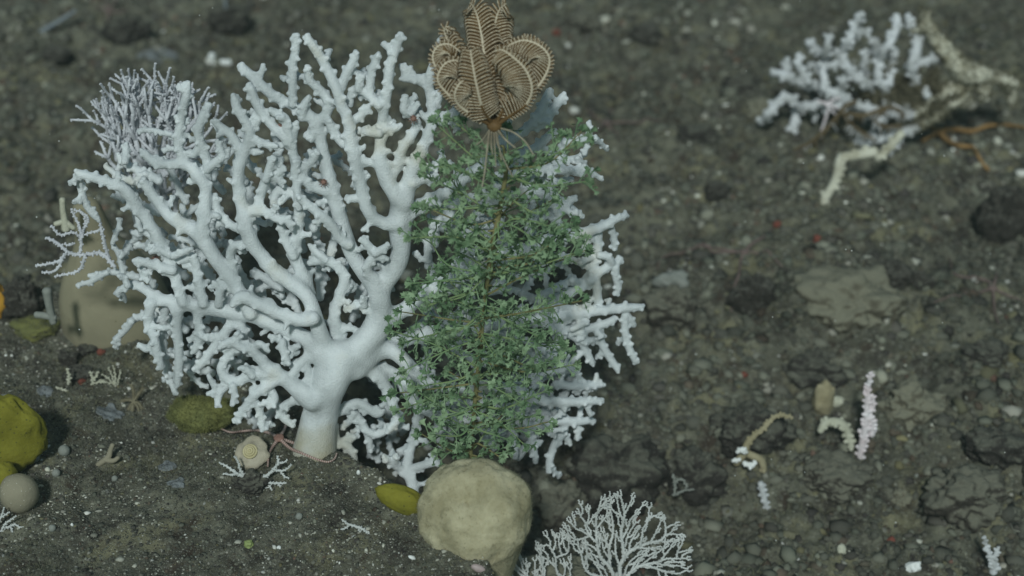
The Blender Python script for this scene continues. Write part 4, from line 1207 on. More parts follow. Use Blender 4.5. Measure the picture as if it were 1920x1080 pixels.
# white fan at the bottom edge
def bottom_fan():
    g = random.Random(12)
    st = Stand(1160, 1112, .35)
    root = empty("fan_coral", st.base, "white forked fan coral standing at the bottom edge before the dark boulders", "coral")
    trunk = MB()
    branchlets(trunk, st, [(1162, 1112, 11), (1162, 1096, 10), (1160, 1078, 9)], st.s, 0, False)
    part("trunk", trunk, M['whitefan'], root, st.base)
    Z = lambda *p: [(1000 + x / 3.6, 780 + y / 3.6) for x, y in p]
    limbs = [
     ('a', 5.2, 1.9, Z((585, 1090), (585, 1040), (583, 990), (610, 930), (603, 850), (592, 770), (605, 700), (615, 640), (602, 570), (590, 525))),
     ('a', 2.6, 1.6, Z((605, 800), (640, 730), (655, 680), (700, 630), (735, 585))), ('a', 2.4, 1.6, Z((612, 700), (580, 620), (565, 540))),
     ('a', 2.4, 1.5, Z((614, 640), (640, 600), (665, 540))),
     ('a', 3.0, 1.6, Z((583, 985), (560, 930), (553, 860), (556, 800))),
     ('b', 4.6, 1.9, Z((600, 960), (650, 893), (720, 857), (790, 832), (850, 822), (888, 785), (893, 730), (882, 680))),
     ('b', 2.6, 1.6, Z((648, 895), (652, 840), (680, 790), (705, 745))), ('b', 2.6, 1.6, Z((720, 857), (735, 780), (742, 735), (772, 690), (782, 605))),
     ('b', 2.2, 1.5, Z((773, 690), (800, 660), (840, 645))), ('b', 2.4, 1.5, Z((790, 830), (825, 770), (860, 690))), ('b', 2.4, 1.5, Z((850, 822), (900, 828), (950, 822))),
     ('b', 2.4, 1.5, Z((888, 785), (930, 775), (985, 780))), ('b', 2.2, 1.5, Z((893, 740), (920, 720), (950, 712))), ('b', 2.2, 1.5, Z((700, 862), (760, 872), (830, 868))),
     ('b', 2.2, 1.5, Z((620, 860), (640, 780), (690, 700))),
     ('c', 4.8, 1.9, Z((565, 1090), (540, 1050), (510, 990), (455, 935), (432, 850), (425, 745), (425, 665), (440, 610), (458, 548))),
     ('c', 2.4, 1.5, Z((425, 740), (465, 690), (490, 660))), ('c', 2.2, 1.5, Z((428, 640), (460, 605), (478, 590))), ('c', 2.8, 1.7, Z((432, 835), (385, 790), (352, 720), (372, 680), (375, 610))),
     ('c', 2.2, 1.5, Z((360, 710), (330, 670), (310, 640))), ('c', 2.4, 1.5, Z((385, 795), (340, 760), (290, 740), (255, 700))), ('c', 2.4, 1.5, Z((380, 790), (300, 812), (250, 790), (222, 740))), ('c', 2.2, 1.5, Z((300, 812), (250, 820), (205, 770))),
     ('c', 2.6, 1.5, Z((455, 935), (420, 925), (392, 905))), ('c', 2.4, 1.5, Z((445, 900), (400, 860), (370, 845))),
     ('d', 3.4, 1.8, Z((520, 1010), (512, 930), (513, 860), (535, 785), (537, 715), (528, 650), (518, 600), (528, 535))), ('d', 2.2, 1.5, Z((513, 870), (485, 810), (475, 770))),
     ('d', 2.2, 1.5, Z((536, 720), (505, 700), (480, 680))), ('d', 2.2, 1.5, Z((522, 620), (500, 590), (492, 560))), ('d', 2.2, 1.5, Z((510, 940), (475, 880), (462, 820))),
     ('e', 4.4, 1.8, Z((600, 1090), (630, 1060), (690, 1005), (760, 980), (850, 960), (885, 920), (930, 865))), ('e', 2.4, 1.5, Z((850, 962), (900, 942), (965, 942), (1030, 940))), ('e', 3.0, 1.6, Z((760, 985), (840, 1012), (900, 1030), (975, 1042), (1035, 1020))),
     ('e', 2.2, 1.5, Z((890, 1030), (900, 1060), (930, 1080))), ('e', 2.2, 1.5, Z((800, 970), (900, 985), (995, 990))), ('e', 2.2, 1.5, Z((690, 1005), (720, 950), (760, 900))), ('e', 2.2, 1.5, Z((720, 990), (800, 930), (880, 870))), ('e', 2.2, 1.5, Z((610, 1060), (640, 980), (690, 930), (730, 910))), ('e', 2.2, 1.5, Z((660, 1020), (690, 970), (720, 950))),
     ('e', 2.4, 1.5, Z((840, 1012), (850, 1050), (870, 1080))), ('e', 2.4, 1.5, Z((965, 942), (975, 890), (1000, 850), (1005, 825))), ('e', 2.0, 1.4, Z((980, 900), (1020, 890), (1042, 885))),
     ('f', 3.6, 1.8, Z((545, 1090), (480, 1070), (380, 1042), (340, 985), (322, 905), (300, 850))), ('f', 2.4, 1.5, Z((345, 990), (362, 910), (350, 840))), ('f', 2.2, 1.5, Z((470, 1068), (440, 1010), (400, 950))), ('f', 2.2, 1.5, Z((500, 1060), (470, 1000), (445, 985))), ('f', 2.2, 1.5, Z((322, 905), (280, 880), (270, 850))),
     ('g', 3.2, 1.7, Z((420, 1100), (260, 1090), (180, 1065), (152, 1000), (150, 935), (122, 880), (100, 850), (62, 855))), ('g', 2.4, 1.5, Z((150, 1000), (100, 950), (60, 930), (30, 888))), ('g', 2.4, 1.5, Z((150, 935), (200, 915), (232, 900), (240, 830))), ('g', 2.2, 1.5, Z((232, 900), (205, 850), (200, 790))), ('g', 2.2, 1.5, Z((130, 890), (150, 840), (140, 790))), ('g', 2.0, 1.4, Z((190, 918), (175, 850), (170, 805))),
     ('g', 2.2, 1.5, Z((240, 1085), (250, 1040), (230, 990))), ('g', 2.2, 1.5, Z((200, 1072), (215, 1020), (205, 985))),
     ('h', 3.0, 1.6, Z((150, 1110), (20, 1080), (12, 1020), (10, 960))), ('h', 2.2, 1.5, Z((60, 1095), (60, 1040), (85, 985))), ('h', 2.2, 1.5, Z((16, 1040), (40, 1010), (50, 985))), ('h', 2.4, 1.4, Z((60, 1100), (-60, 1080), (-90, 1040), (-110, 1020))), ('h', 2.2, 1.4, Z((-60, 1080), (-62, 1040), (-40, 1000))), ('h', 2.2, 1.4, Z((-90, 1095), (-150, 1075), (-190, 1040))), ('h', 2.2, 1.4, Z((-120, 1090), (-220, 1080), (-250, 1050))),
     ('h', 2.6, 1.5, Z((80, 1130), (-30, 1066), (-70, 1010), (-85, 955))), ('h', 2.2, 1.4, Z((-50, 1050), (-105, 1000), (-130, 965))), ('h', 2.4, 1.4, Z((20, 1130), (-120, 1070), (-175, 1020), (-190, 985))), ('h', 2.2, 1.4, Z((-60, 1130), (-180, 1085), (-240, 1035), (-255, 1000))), ('g', 2.4, 1.5, Z((120, 1110), (70, 1060), (62, 1000), (45, 950))),
    ]
    groups = {}
    for (gid, r0, r1, pl) in limbs: groups.setdefault(gid, []).append((r0, r1, pl))
    for k, gid in enumerate(sorted(groups)):
        mb = MB(); off = (k % 4 - 1.5) * .007
        def fork(x, y, a, r):
            for sgn in (-1, 1):
                a2 = a + sgn * g.uniform(.30, .75); l = g.uniform(7, 13)
                branchlets(mb, st, [(x, y, r), (x + l * .5 * math.cos(a2), y - l * .5 * math.sin(a2), r), (x + l * math.cos(a2 - sgn * .3), y - l * math.sin(a2 - sgn * .3), 1.25)], st.s, 0, .3, g, 4, 6, dd=off, space=5)
        for r0, r1, pl in groups[gid]:
            pl = [(x, y + 6, .84 * (r0 + (r1 - r0) * i / (len(pl) - 1))) for i, (x, y) in enumerate(pl)]
            branchlets(mb, st, pl, st.s, 0, .28, g, 4, 7, dd=off, jit=.006, space=7)
            q = resample(np.array([(x, y, 0, r) for x, y, r in pl]), 6)
            run = g.uniform(10, 22)
            for i in range(2, len(q) - 1):
                run -= 6
                if run < 0 and q[i, 3] < 3.4:
                    run = g.uniform(20, 42)
                    a = math.atan2(-(q[i + 1, 1] - q[i - 1, 1]), q[i + 1, 0] - q[i - 1, 0])
                    sgn = g.choice((-1, 1)); a2 = a + sgn * g.uniform(.5, .95); l = g.uniform(8, 22)
                    x, y = q[i, 0], q[i, 1]
                    e = (x + l * math.cos(a2 - sgn * .25), y - l * math.sin(a2 - sgn * .25))
                    branchlets(mb, st, [(x, y, 1.9), (x + l * .5 * math.cos(a2 + sgn * .1), y - l * .5 * math.sin(a2 + sgn * .1), 1.7), (e[0], e[1], 1.4)], st.s, 0, .3, g, 4, 6, dd=off, space=5)
                    if l > 15: fork(e[0], e[1], a2 - sgn * .3, 1.4)
            a = math.atan2(-(q[-1, 1] - q[-3, 1]), q[-1, 0] - q[-3, 0])
            fork(q[-1, 0], q[-1, 1], a, 1.5)
        part("branch", mb, M['whitefan'], root, st.base)
bottom_fan()

def bushy(name, m, label, ax, ay, k, roots, seed, depth=.05, lens=(22, 36), levels=4, drop=0, rad=4.5, dd=0, spread=.55, d0=None, group=None, nub=.7):
    g = random.Random(seed)
    st = Stand(ax, ay, k, dd, d0)
    root = empty(name, st.base, label, "coral", group)
    for (x, y, a, r, lv, ln) in roots:
        mb = MB()
        def grow(x, y, z, a, r, lv, ln):
            n = 3
            pts = [(x, y, r)]; zz = [z]
            for i in range(n):
                a += g.uniform(-.16, .16)
                x += math.cos(a) * ln / n; y -= math.sin(a) * ln / n
                z += g.uniform(-1, 1) * depth * .12
                pts.append((x, y, max(1.6, r * (1 - .07 * (i + 1))))); zz.append(z)
            q = resample(np.column_stack([[p[0] for p in pts], [p[1] for p in pts], zz, [p[2] for p in pts]]), 5)
            P3 = np.array([st(u, v, w) for u, v, w in q[:, :3]])
            tube(mb, P3, q[:, 3] * st.s, 6)
            if nub: nubby(mb, P3, q[:, 3] * st.s * .8, g, st.s * nub, True, 18)
            if lv > 0:
                sg = g.choice((-1, 1))
                for kk in range(2 if g.random() < .8 else 3):
                    grow(x, y, z, a + sg * (kk - .5) * spread * g.uniform(1.1, 1.9), max(1.6, r * .78), lv - 1, ln * g.uniform(.72, 1.0))
                if g.random() < .6:
                    i = g.randint(1, n - 1)
                    grow(pts[i][0], pts[i][1], zz[i], a - sg * spread * g.uniform(1.3, 2.2), max(1.5, r * .65), max(0, lv - 2), ln * .6)
        grow(x, y, 0, a, r + drop * .8, lv - drop, ln * (1.12 if drop else 1))
        part("branch", mb, M[m], root, st.base)
    return root

bushy("bushy_coral", 'lilac', "lilac white finely twigged bushy coral behind the big coral's left side", 270, 470, .5,
      [(258, 420, 1.85, 5.5, 4, 58), (262, 330, 1.95, 5, 4, 46), (285, 400, 1.3, 5.5, 4, 62), (300, 330, 1.0, 4.8, 4, 44), (240, 360, 2.1, 4.5, 3, 36), (280, 300, 1.6, 4.8, 4, 42), (325, 310, 1.25, 4.5, 4, 44), (235, 300, 1.8, 4.2, 3, 36), (310, 380, 1.6, 4.4, 3, 44), (330, 420, 1.8, 4.4, 3, 40), (270, 280, 1.75, 4.6, 4, 40), (340, 330, 1.45, 4.6, 4, 42), (220, 300, 1.9, 4.4, 4, 34), (250, 250, 1.7, 4, 3, 34), (310, 260, 1.35, 4, 3, 36), (300, 300, 1.5, 5, 4, 44), (265, 310, 1.9, 5, 4, 44), (290, 360, 1.75, 5, 4, 46)],
      41, .10, d0=3.20, nub=.5, spread=.33, drop=1)
# the thin lilac branch reaching left over the dome sponge
def lilac_arm():
    g = random.Random(6)
    st = Stand(205, 520, .3, 0, d0=3.02)
    mb = MB()
    for pl in [[(215, 500, 4), (190, 475, 3.6), (160, 478, 3.4), (130, 474, 3.2), (108, 456, 3), (88, 446, 2.6)], [(125, 474, 3), (112, 488, 2.6), (90, 495, 2.4), (68, 498, 2)],
               [(120, 478, 2.6), (108, 504, 2.4), (96, 510, 2.2), (80, 511, 1.8)], [(160, 478, 3), (150, 505, 2.8), (130, 513, 2.4), (104, 518, 2)],
               [(150, 474, 3), (152, 450, 2.8), (138, 436, 2.4), (112, 440, 2.2), (97, 424, 2)], [(152, 450, 2.8), (150, 428, 2.6), (142, 410, 2.4), (134, 393, 2)], [(152, 446, 2.6), (160, 420, 2.4), (156, 400, 2.2), (140, 394, 1.8)],
               [(140, 456, 2), (130, 460, 2), (122, 458, 1.6)], [(205, 490, 3.4), (192, 440, 3), (188, 420, 2.4)], [(195, 430, 2.4), (170, 436, 2.2), (160, 440, 2)],
               [(156, 432, 2), (166, 412, 2), (160, 402, 1.6)]]:
        branchlets(mb, st, pl, st.s, 0, .5, g, 5, 6, jit=.01, space=5)
    thing("sprawling_coral", mb, M['lilac'], st.base, "thin lilac white coral sprig reaching left in front of the dome sponge's neck", "coral")
lilac_arm()

def small_trace(name, m, label, cat, anchor, k, pls, seed, nub=.5, d0=None, dd=0, group=None, jit=.006, space=7):
    g = random.Random(seed)
    st = Stand(anchor[0], anchor[1], k, dd, d0)
    mb = MB()
    for pl in pls:
        branchlets(mb, st, pl, st.s, 0, nub, g, 4, 6, jit=jit, space=space)
    return thing(name, mb, M[m], st.base, label, cat, group)

small_trace("sprawling_coral", 'whitefan', "small sprawling white coral below the shell and banded brittle star", "coral", (480, 915), .25,
  [[(476, 902, 4), (455, 893, 3.6), (440, 885, 2.8), (425, 874, 2), (412, 868, 1.5)], [(460, 894, 3), (450, 880, 2.2), (446, 864, 1.8), (440, 856, 1.4)], [(446, 888, 2.4), (430, 890, 1.8), (420, 888, 1.4)],
   [(470, 902, 4), (492, 896, 3.4), (505, 888, 2.8), (514, 878, 2.4), (522, 868, 2), (520, 856, 1.6)], [(520, 868, 2), (530, 868, 1.7), (538, 863, 1.4)], [(512, 880, 2.2), (528, 883, 2), (540, 878, 1.7), (546, 872, 1.3)], [(526, 884, 1.8), (534, 894, 1.6), (541, 896, 1.2)],
   [(490, 898, 3), (505, 905, 2.5), (522, 906, 2.1), (536, 906, 1.5)], [(522, 906, 2), (526, 914, 1.6), (524, 918, 1.2)], [(500, 904, 2.4), (506, 914, 2), (496, 914, 1.6), (492, 922, 1.2)], [(460, 898, 2.6), (455, 902, 1.8), (450, 897, 1.4)], [(506, 912, 1.8), (510, 918, 1.3)]], 31, .4)
small_trace("coral_sprig", 'whitefan', "small broken white coral sprig lying on the foreground ledge", "coral", (672, 1000), .2,
  [[(641, 974, 1.5), (652, 982, 2), (664, 986, 2.4), (676, 990, 2.4), (690, 998, 2.2)], [(656, 984, 1.8), (648, 990, 1.8), (640, 992, 1.3)], [(672, 990, 2.2), (678, 1004, 2.1), (680, 1014, 1.9), (677, 1026, 1.4)], [(677, 1004, 1.9), (664, 1005, 1.8), (656, 1011, 1.3)], [(690, 998, 2.2), (696, 1010, 1.9), (700, 1021, 1.3)], [(679, 1012, 1.6), (681, 1020, 1.3)]], 32, .4)
small_trace("coral_sprig", 'whitefan', "white forked coral sprig at the lower left edge below the tan ball sponge", "coral", (5, 1000), .25,
  [[(-18, 1010, 3), (0, 998, 2.8), (8, 990, 2.6), (18, 988, 2.4), (27, 983, 2), (36, 988, 1.6), (44, 988, 1.3)], [(4, 992, 2.2), (10, 982, 2), (18, 976, 1.8), (30, 968, 1.3)], [(20, 988, 2), (25, 1000, 2), (33, 1005, 1.7), (34, 1010, 1.3)], [(-14, 988, 2.6), (-2, 976, 2.2), (5, 962, 1.8), (7, 952, 1.3)], [(-18, 1008, 2.4), (0, 1006, 2), (18, 1010, 1.6)], [(2, 970, 1.7), (12, 964, 1.6), (17, 960, 1.2)], [(10, 1022, 2.6), (16, 1028, 3), (18, 1034, 1.6)], [(14, 1024, 1.6), (24, 1022, 1.3)]], 33, .4)
small_trace("wispy_hydroid", 'greyball', "thin grey wisps lying over the mustard sponge, upper tuft", "hydroid", (-8, 765), .15,
  [[(-14, 745, 1.3), (0, 742, 1.2), (15, 748, 1), (28, 752, .8)], [(0, 742, 1.1), (14, 740, 1), (26, 742, .8)], [(-8, 745, 1.2), (4, 756, 1), (14, 768, .8)], [(4, 754, 1), (16, 758, .9), (22, 762, .7)]], 34, 0, dd=-.045, group="thin wisps on the mustard sponge")
small_trace("wispy_hydroid", 'greyball', "thin grey wisps lying over the mustard sponge, lower tuft", "hydroid", (-8, 850), .15,
  [[(-14, 820, 1.3), (2, 826, 1.2), (16, 836, 1), (26, 852, .8)], [(4, 828, 1.1), (18, 828, 1), (30, 842, .8)], [(8, 832, 1), (10, 846, .9), (18, 858, .7)]], 35, 0, dd=-.045, group="thin wisps on the mustard sponge")
small_trace("forked_sponge", 'tandisc', "small forked tan sponge with a stubby upright arm on the foreground ledge", "sponge", (205, 870), .4,
  [[(183, 872, 5), (196, 863, 6), (204, 856, 6), (207, 845, 5), (211, 834, 4.5)], [(198, 862, 6), (212, 864, 5), (222, 858, 4)]], 36, 0)
small_trace("coral_sprig", 'cream', "cream forked sprig left of the small brown feather star", "coral", (180, 722), .5,
  [[(172, 728, 3), (174, 716, 2.6), (172, 704, 2.2), (170, 698, 1.8)], [(174, 714, 2.2), (180, 706, 2), (183, 698, 1.6)], [(174, 722, 2.2), (186, 716, 2), (196, 717, 1.5)], [(128, 720, 3), (130, 706, 2.6), (126, 693, 2.2)], [(105, 726, 2), (125, 733, 2.4), (150, 735, 2.2), (172, 730, 2)]], 37, .5)
small_trace("hydroid", 'cream', "feathery cream hydroid tuft right behind the cream forked sprig", "hydroid", (216, 722), .5,
  [[(214, 726, 1.6), (206, 712, 1.3), (192, 702, .9)], [(214, 724, 1.5), (210, 704, 1.2), (203, 690, .9)], [(216, 722, 1.5), (216, 702, 1.2), (212, 686, .9)], [(218, 724, 1.4), (224, 706, 1.1), (226, 694, .8)], [(214, 726, 1.3), (200, 716, 1.1), (188, 712, .8)]], 38, .5)

# small feather star on the ledge
def small_feather():
    c = (250, 753)
    st = Stand(250, 760, .25, -.012)
    root = empty("feather_star", st.base, "small brown feather star with narrow drooping arms on the foreground ledge", "feather star")
    for (x, y) in [(246, 722), (268, 728), (262, 782), (253, 797), (236, 778), (228, 752), (266, 765), (244, 785)]:
        mb = MB()
        g = random.Random(x * y)
        mx, my = (c[0] + x) / 2 + g.uniform(-4, 4), (c[1] + y) / 2 - 3
        pts, rad = branchlets(mb, st, [(c[0], c[1], 2.2), (mx, my, 1.8), (x, y, 1.0)], st.s, 0, False, g, 3, 6)
        T = np.gradient(pts, axis=0); T /= np.linalg.norm(T, axis=1)[:, None]
        for i in range(1, len(pts)):
            o = np.cross(T[i], pts[i] - CAM); o /= np.linalg.norm(o)
            for sg in (-1, 1):
                d = o * sg * .8 + T[i]
                tube(mb, [pts[i], pts[i] + d * 4.5 * st.s], [.9 * st.s, .5 * st.s], 4)
        part("arm", mb, M['featherstar'], root, st.base)
small_feather()

def roughen(mb, amp, freq, seed):
    for i, v in enumerate(mb.v):
        if len(v):
            n = [fbm(v[:, 0] * freq + 9 * k, v[:, 1] * freq, v[:, 2] * freq, seed + k, 2) for k in range(3)]
            mb.v[i] = v + amp * np.stack(n, 1)

# shell and banded brittle star
def limpet():
    d = GD(472, 862)
    base = P(472, 866, d); s = d / F
    ax = np.array([-.05, -.55, .8])
    root = empty("limpet_shell", base, "round pale limpet shell with a yellow whorl, left of the coral trunk", "shell")
    mb = MB()
    prof = [(33, 0), (34, 2), (31, 5), (28, 7), (25, 8.5), (21, 10), (17, 13), (13, 14.5)]
    lathe(mb, [(a * s, b * s) for a, b in prof], P(472, 850, d - .008), ax, 40, 0, .10, 3)
    roughen(mb, .0022, 130, 6)
    part("shell_body", mb, M['shell'], root, base)
    mb = MB()
    for r, h in ((12, 15), (8, 17.5), (4.5, 19.5)):
        a = np.linspace(0, 2 * math.pi, 25)
        n = ax / np.linalg.norm(ax); u = np.cross(n, [0, 1, .1]); u /= np.linalg.norm(u); w = np.cross(n, u)
        c = P(472, 850, d - .008) + n * h * s
        tube(mb, [c + (u * math.cos(t) + w * math.sin(t)) * r * s for t in a], 2.6 * s, 6)
    blob(mb, P(472, 850, d - .008) + n * 20 * s, 3 * s, 2, 0)
    part("whorl", mb, M['shellyellow'], root, base)
limpet()

def star(name, label, center, disc, arms, mats, r, lift=.006, group=None, cat="brittle star", stand=None, banded=True):
    f = stand or (lambda x, y, dd=0: G(x, y, lift))
    c = f(*center)
    s = np.linalg.norm(c - CAM) / F
    root = empty(name, c - np.array([0, 0, lift]), label, cat, group)
    b = c - np.array([0, 0, lift])
    mb = MB(); blob(mb, c, (disc * s, disc * s, disc * s * .5), 3, .12, 2, 4)
    part("disc", mb, mats[0], root, b)
    for a in arms:
        pts = np.array([np.append(f(*center) if i == 0 else f(x, y), 1) for i, (x, y) in enumerate([center] + list(a))])
        q = resample(pts, 2.2 * s)[:, :3]
        # settle on the ground
        for _ in range(6): q[1:-1] = q[1:-1] * .5 + (q[:-2] + q[2:]) * .25
        if stand is None: q[:, 2] = np.maximum(q[:, 2], height(q[:, 0], q[:, 1]) + .0045)
        mb = MB()
        rr = np.linspace(r, r * .45, len(q)) * s
        rr = rr * (1 + (.18 * (np.arange(len(q)) % 2) if banded else 0))
        tube(mb, q, rr, 6, 0, band=[0, 1] if banded else None)
        part("arm", mb, list(mats), root, b)
    return root
star("brittle_star", "pink brittle star with pale banded arms at the foot of the coral trunk", (524, 829), 10,
     [[(505, 819), (480, 814), (455, 816), (433, 818), (413, 810)], [(512, 845), (505, 860), (503, 882)], [(545, 836), (562, 842), (580, 846), (600, 848), (620, 846)],
      [(545, 848), (568, 858), (592, 868), (615, 874), (628, 868), (632, 858)], [(533, 815), (537, 805), (541, 794)]], (M['pink'], M['pinkpale']), 3.1, .010)
star("brittle_star", "dull pink brittle star sprawled on the ground above the dark upright stone", (1395, 478), 8,
     [[(1370, 475), (1340, 470), (1305, 465)], [(1388, 495), (1385, 520), (1374, 550), (1370, 590)], [(1420, 480), (1445, 485), (1465, 505)], [(1410, 462), (1430, 450), (1450, 432)], [(1350, 478), (1270, 480), (1240, 490), (1232, 510)]],
     (M['pinkdull'], M['pinkdull']), 3.0, .008, "dull pink brittle stars", banded=False)
star("brittle_star", "dull pink brittle star near the right edge beside dark stones", (1860, 545), 9,
     [[(1865, 530), (1868, 515)], [(1840, 552), (1800, 560), (1750, 572)], [(1890, 560), (1925, 575)], [(1862, 565), (1864, 590), (1870, 610)], [(1845, 530), (1790, 520), (1780, 490)]],
     (M['pinkdull'], M['pinkdull']), 3.0, .008, "dull pink brittle stars", banded=False)
star("brittle_star", "faint pink brittle star on the ground right of the crinoid", (1136, 236), 7,
     [[(1144, 220), (1152, 196)], [(1120, 250), (1098, 270)], [(1148, 250), (1160, 268)], [(1160, 234), (1200, 234), (1240, 230)], [(1120, 228), (1100, 210)]],
     (M['pinkdull'], M['pinkdull']), 2.8, .008, "dull pink brittle stars", banded=False)
star("brittle_star", "faint pink brittle star draped at the top left beside a dark stone", (204, 25), 6,
     [[(190, 20), (176, 14)], [(204, 40), (200, 55)], [(216, 12), (222, -4)], [(222, 28), (240, 22)], [(200, 10), (205, -6)]],
     (M['pinkdull'], M['pinkdull']), 2.8, .008, "dull pink brittle stars", banded=False)

# ------------------------------------------------------------------ toppled coral, upper right
def toppled():
    g = random.Random(9)
    st = Stand(1700, 300, .55)
    D = st.d0
    root = empty("toppled_coral", st.base, "toppled dead coral with a tan crusted stalk and white forked twigs, upper right", "coral")
    tan = [[(1905, 160, 10), (1880, 150, 12), (1850, 142, 16), (1815, 138, 20), (1790, 118, 17), (1770, 92, 14), (1752, 66, 12), (1738, 44, 10), (1730, 26, 8)],
           [(1735, 50, 9), (1722, 52, 8), (1714, 50, 7)], [(1812, 146, 17), (1790, 166, 13), (1760, 180, 11), (1735, 192, 10), (1715, 212, 9)],
           [(1815, 150, 15), (1800, 180, 11), (1770, 205, 10), (1745, 222, 10), (1720, 238, 8)], [(1835, 150, 12), (1846, 165, 10), (1848, 180, 8)], [(1885, 156, 10), (1895, 175, 9), (1900, 195, 7)],
           [(1790, 182, 9), (1810, 196, 8), (1814, 190, 6)]]
    mb = MB()
    for pl in tan: branchlets(mb, st, pl, st.s, 0, .55, g, 3, 24, jit=.012, space=22)
    roughen(mb, .006, 55, 1); roughen(mb, .003, 160, 2)
    part("stalk", mb, M['deadtan'], root, st.base)
    vv = np.concatenate(mb.v); gg = np.random.default_rng(4)
    ov = MB(); fuzz(ov, vv, np.tile([0, -.3, .6], (len(vv), 1)), .016, .0010, 7000, gg, 0, .9)
    mid = np.array([st(x, y, gg.uniform(-.01, .03)) for x, y in zip(gg.normal(1700, 34, 500), gg.normal(182, 20, 500))])
    fuzz(ov, mid, np.tile([0, -.3, .6], (500, 1)), .028, .0024, 7000, gg, 0, .9)
    part("overgrowth", ov, M['overgrowth'], root, st.base, smooth=False)["kind"] = "stuff"
    wh = [[(1720, 226, 8), (1670, 200, 9), (1629, 158, 9), (1610, 148, 9), (1596, 137, 9), (1580, 108, 8), (1585, 85, 8), (1596, 67, 8), (1603, 48, 8), (1611, 30, 8)], [(1597, 68, 7), (1612, 64, 7), (1624, 60, 7)], [(1580, 112, 7), (1570, 120, 7), (1560, 122, 7)], [(1578, 104, 7), (1568, 96, 6)],
          [(1680, 215, 8), (1600, 195, 8), (1562, 174, 9), (1518, 158, 8), (1490, 150, 8), (1477, 144, 8), (1462, 138, 7), (1450, 138, 7)], [(1478, 142, 7), (1474, 128, 7), (1476, 117, 7)], [(1545, 166, 7), (1545, 135, 8), (1548, 108, 8), (1535, 96, 8), (1520, 84, 9)], [(1547, 106, 7), (1550, 88, 7), (1554, 72, 7)], [(1518, 156, 7), (1498, 124, 7), (1499, 108, 7)], [(1545, 130, 7), (1520, 122, 6)],
          [(1660, 225, 8), (1600, 208, 8), (1570, 200, 8), (1525, 198, 9), (1499, 208, 9), (1489, 226, 8), (1485, 246, 8)], [(1500, 206, 8), (1486, 190, 8), (1472, 182, 8), (1455, 196, 9), (1440, 215, 9), (1428, 228, 7)], [(1525, 200, 7), (1528, 222, 6)], [(1572, 200, 7), (1576, 170, 7), (1580, 150, 7)],
          [(1700, 200, 8), (1660, 165, 8), (1646, 145, 8), (1648, 120, 8), (1642, 95, 8), (1640, 80, 8)], [(1648, 115, 7), (1660, 90, 8), (1674, 72, 8), (1680, 50, 8), (1682, 34, 7)], [(1650, 140, 7), (1655, 146, 6)], [(1740, 180, 8), (1715, 150, 8), (1708, 122, 8), (1718, 95, 9), (1721, 72, 9), (1712, 50, 8), (1703, 36, 9)], [(1718, 96, 8), (1722, 104, 8)], [(1668, 160, 7), (1672, 110, 7), (1676, 100, 7)], [(1700, 125, 7), (1730, 116, 8), (1755, 110, 9)], [(1620, 152, 7), (1620, 120, 7), (1623, 100, 7)],
          [(1715, 212, 9), (1690, 215, 9), (1674, 186, 7), (1660, 192, 6)]]
    mb = MB()
    for pl in wh: branchlets(mb, st, [(x, y, r * .98) for x, y, r in pl], st.s, 0, 1.1, g, 6, 9, jit=.05, space=9)
    roughen(mb, .003, 120, 3)
    part("branch", mb, M['deadwhite'], root, st.base)
    lo = [[(1720, 238, 9), (1688, 250, 10), (1640, 258, 10), (1600, 270, 10), (1565, 274, 9), (1530, 285, 9), (1498, 304, 8)], [(1690, 250, 8), (1660, 290, 9), (1640, 296, 8)]]
    mb = MB()
    for pl in lo: branchlets(mb, st, pl, st.s, 0, 1.0, g, 6, 9, jit=.02, space=6)
    part("branch", mb, M['deadwhite'], root, st.base)
    mb = MB()
    for pl in [[(1640, 285, 10), (1600, 292, 9), (1577, 298, 9), (1571, 325, 9), (1562, 348, 8), (1545, 374, 8)], [(1545, 374, 6), (1538, 378, 5)], [(1690, 250, 8), (1668, 275, 8), (1650, 295, 7)]]:
        branchlets(mb, Stand(1620, 390, .35), pl, st.s, 0, .9, g, 6, 9, space=12)
    part("branch", mb, M['deadtan'], root, st.base)
    # brown feather star clasping it
    fs = empty("feather_star", st(1600, 215, -.04), "brown feather star with dark comb arms clasping the toppled coral", "feather star")
    b = np.array(fs.location)
    for pl in [[(1577, 210, 4), (1620, 216, 4), (1660, 202, 4), (1685, 206, 3.5), (1696, 222, 3)], [(1577, 210, 4), (1550, 240, 4), (1518, 268, 3.6), (1488, 282, 3.4), (1476, 300, 3), (1484, 326, 2.6)],
               [(1580, 212, 4), (1600, 236, 3.5), (1620, 250, 3), (1640, 262, 2.6)], [(1660, 204, 4), (1640, 225, 3), (1660, 236, 3), (1690, 236, 2.6)], [(1577, 208, 4), (1590, 196, 3.6), (1605, 190, 3)]]:
        mb = MB()
        pts, rad = branchlets(mb, lambda x, y, o=0: st(x, y, o - .05), pl, st.s, 0, False, g, 4, 6)
        for i in range(2, len(pts), 1):
            dn = np.array([g.uniform(-.2, .2), -.15, -1.0])
            for _ in range(2):
                dn2 = dn + np.array([g.uniform(-.5, .5), g.uniform(-.3, .3), g.uniform(0, .6)])
                tube(mb, [pts[i], pts[i] + dn2 * g.uniform(10, 24) * st.s], [1.3 * st.s, .7 * st.s], 4, 1 if g.random() < .35 else 0)  # some pinnules pale: light on the comb rows put into their colour
        link("arm", mb.mesh("arm", [M['brownarm'], M['deadwhite']], b), parent=fs)
    star("brittle_star", "pale pink brittle star clinging to the twigs of the toppled coral", (1553, 196), 7,
         [[(1545, 192), (1532, 190)], [(1560, 188), (1575, 184)], [(1550, 215), (1540, 245), (1528, 262), (1515, 272)], [(1563, 200), (1572, 204)], [(1558, 206), (1566, 214)]], (M['pinkwhite'], M['pinkwhite']), 3.4, .002, stand=lambda x, y, dd=0: st(x, y, -.045), banded=False)
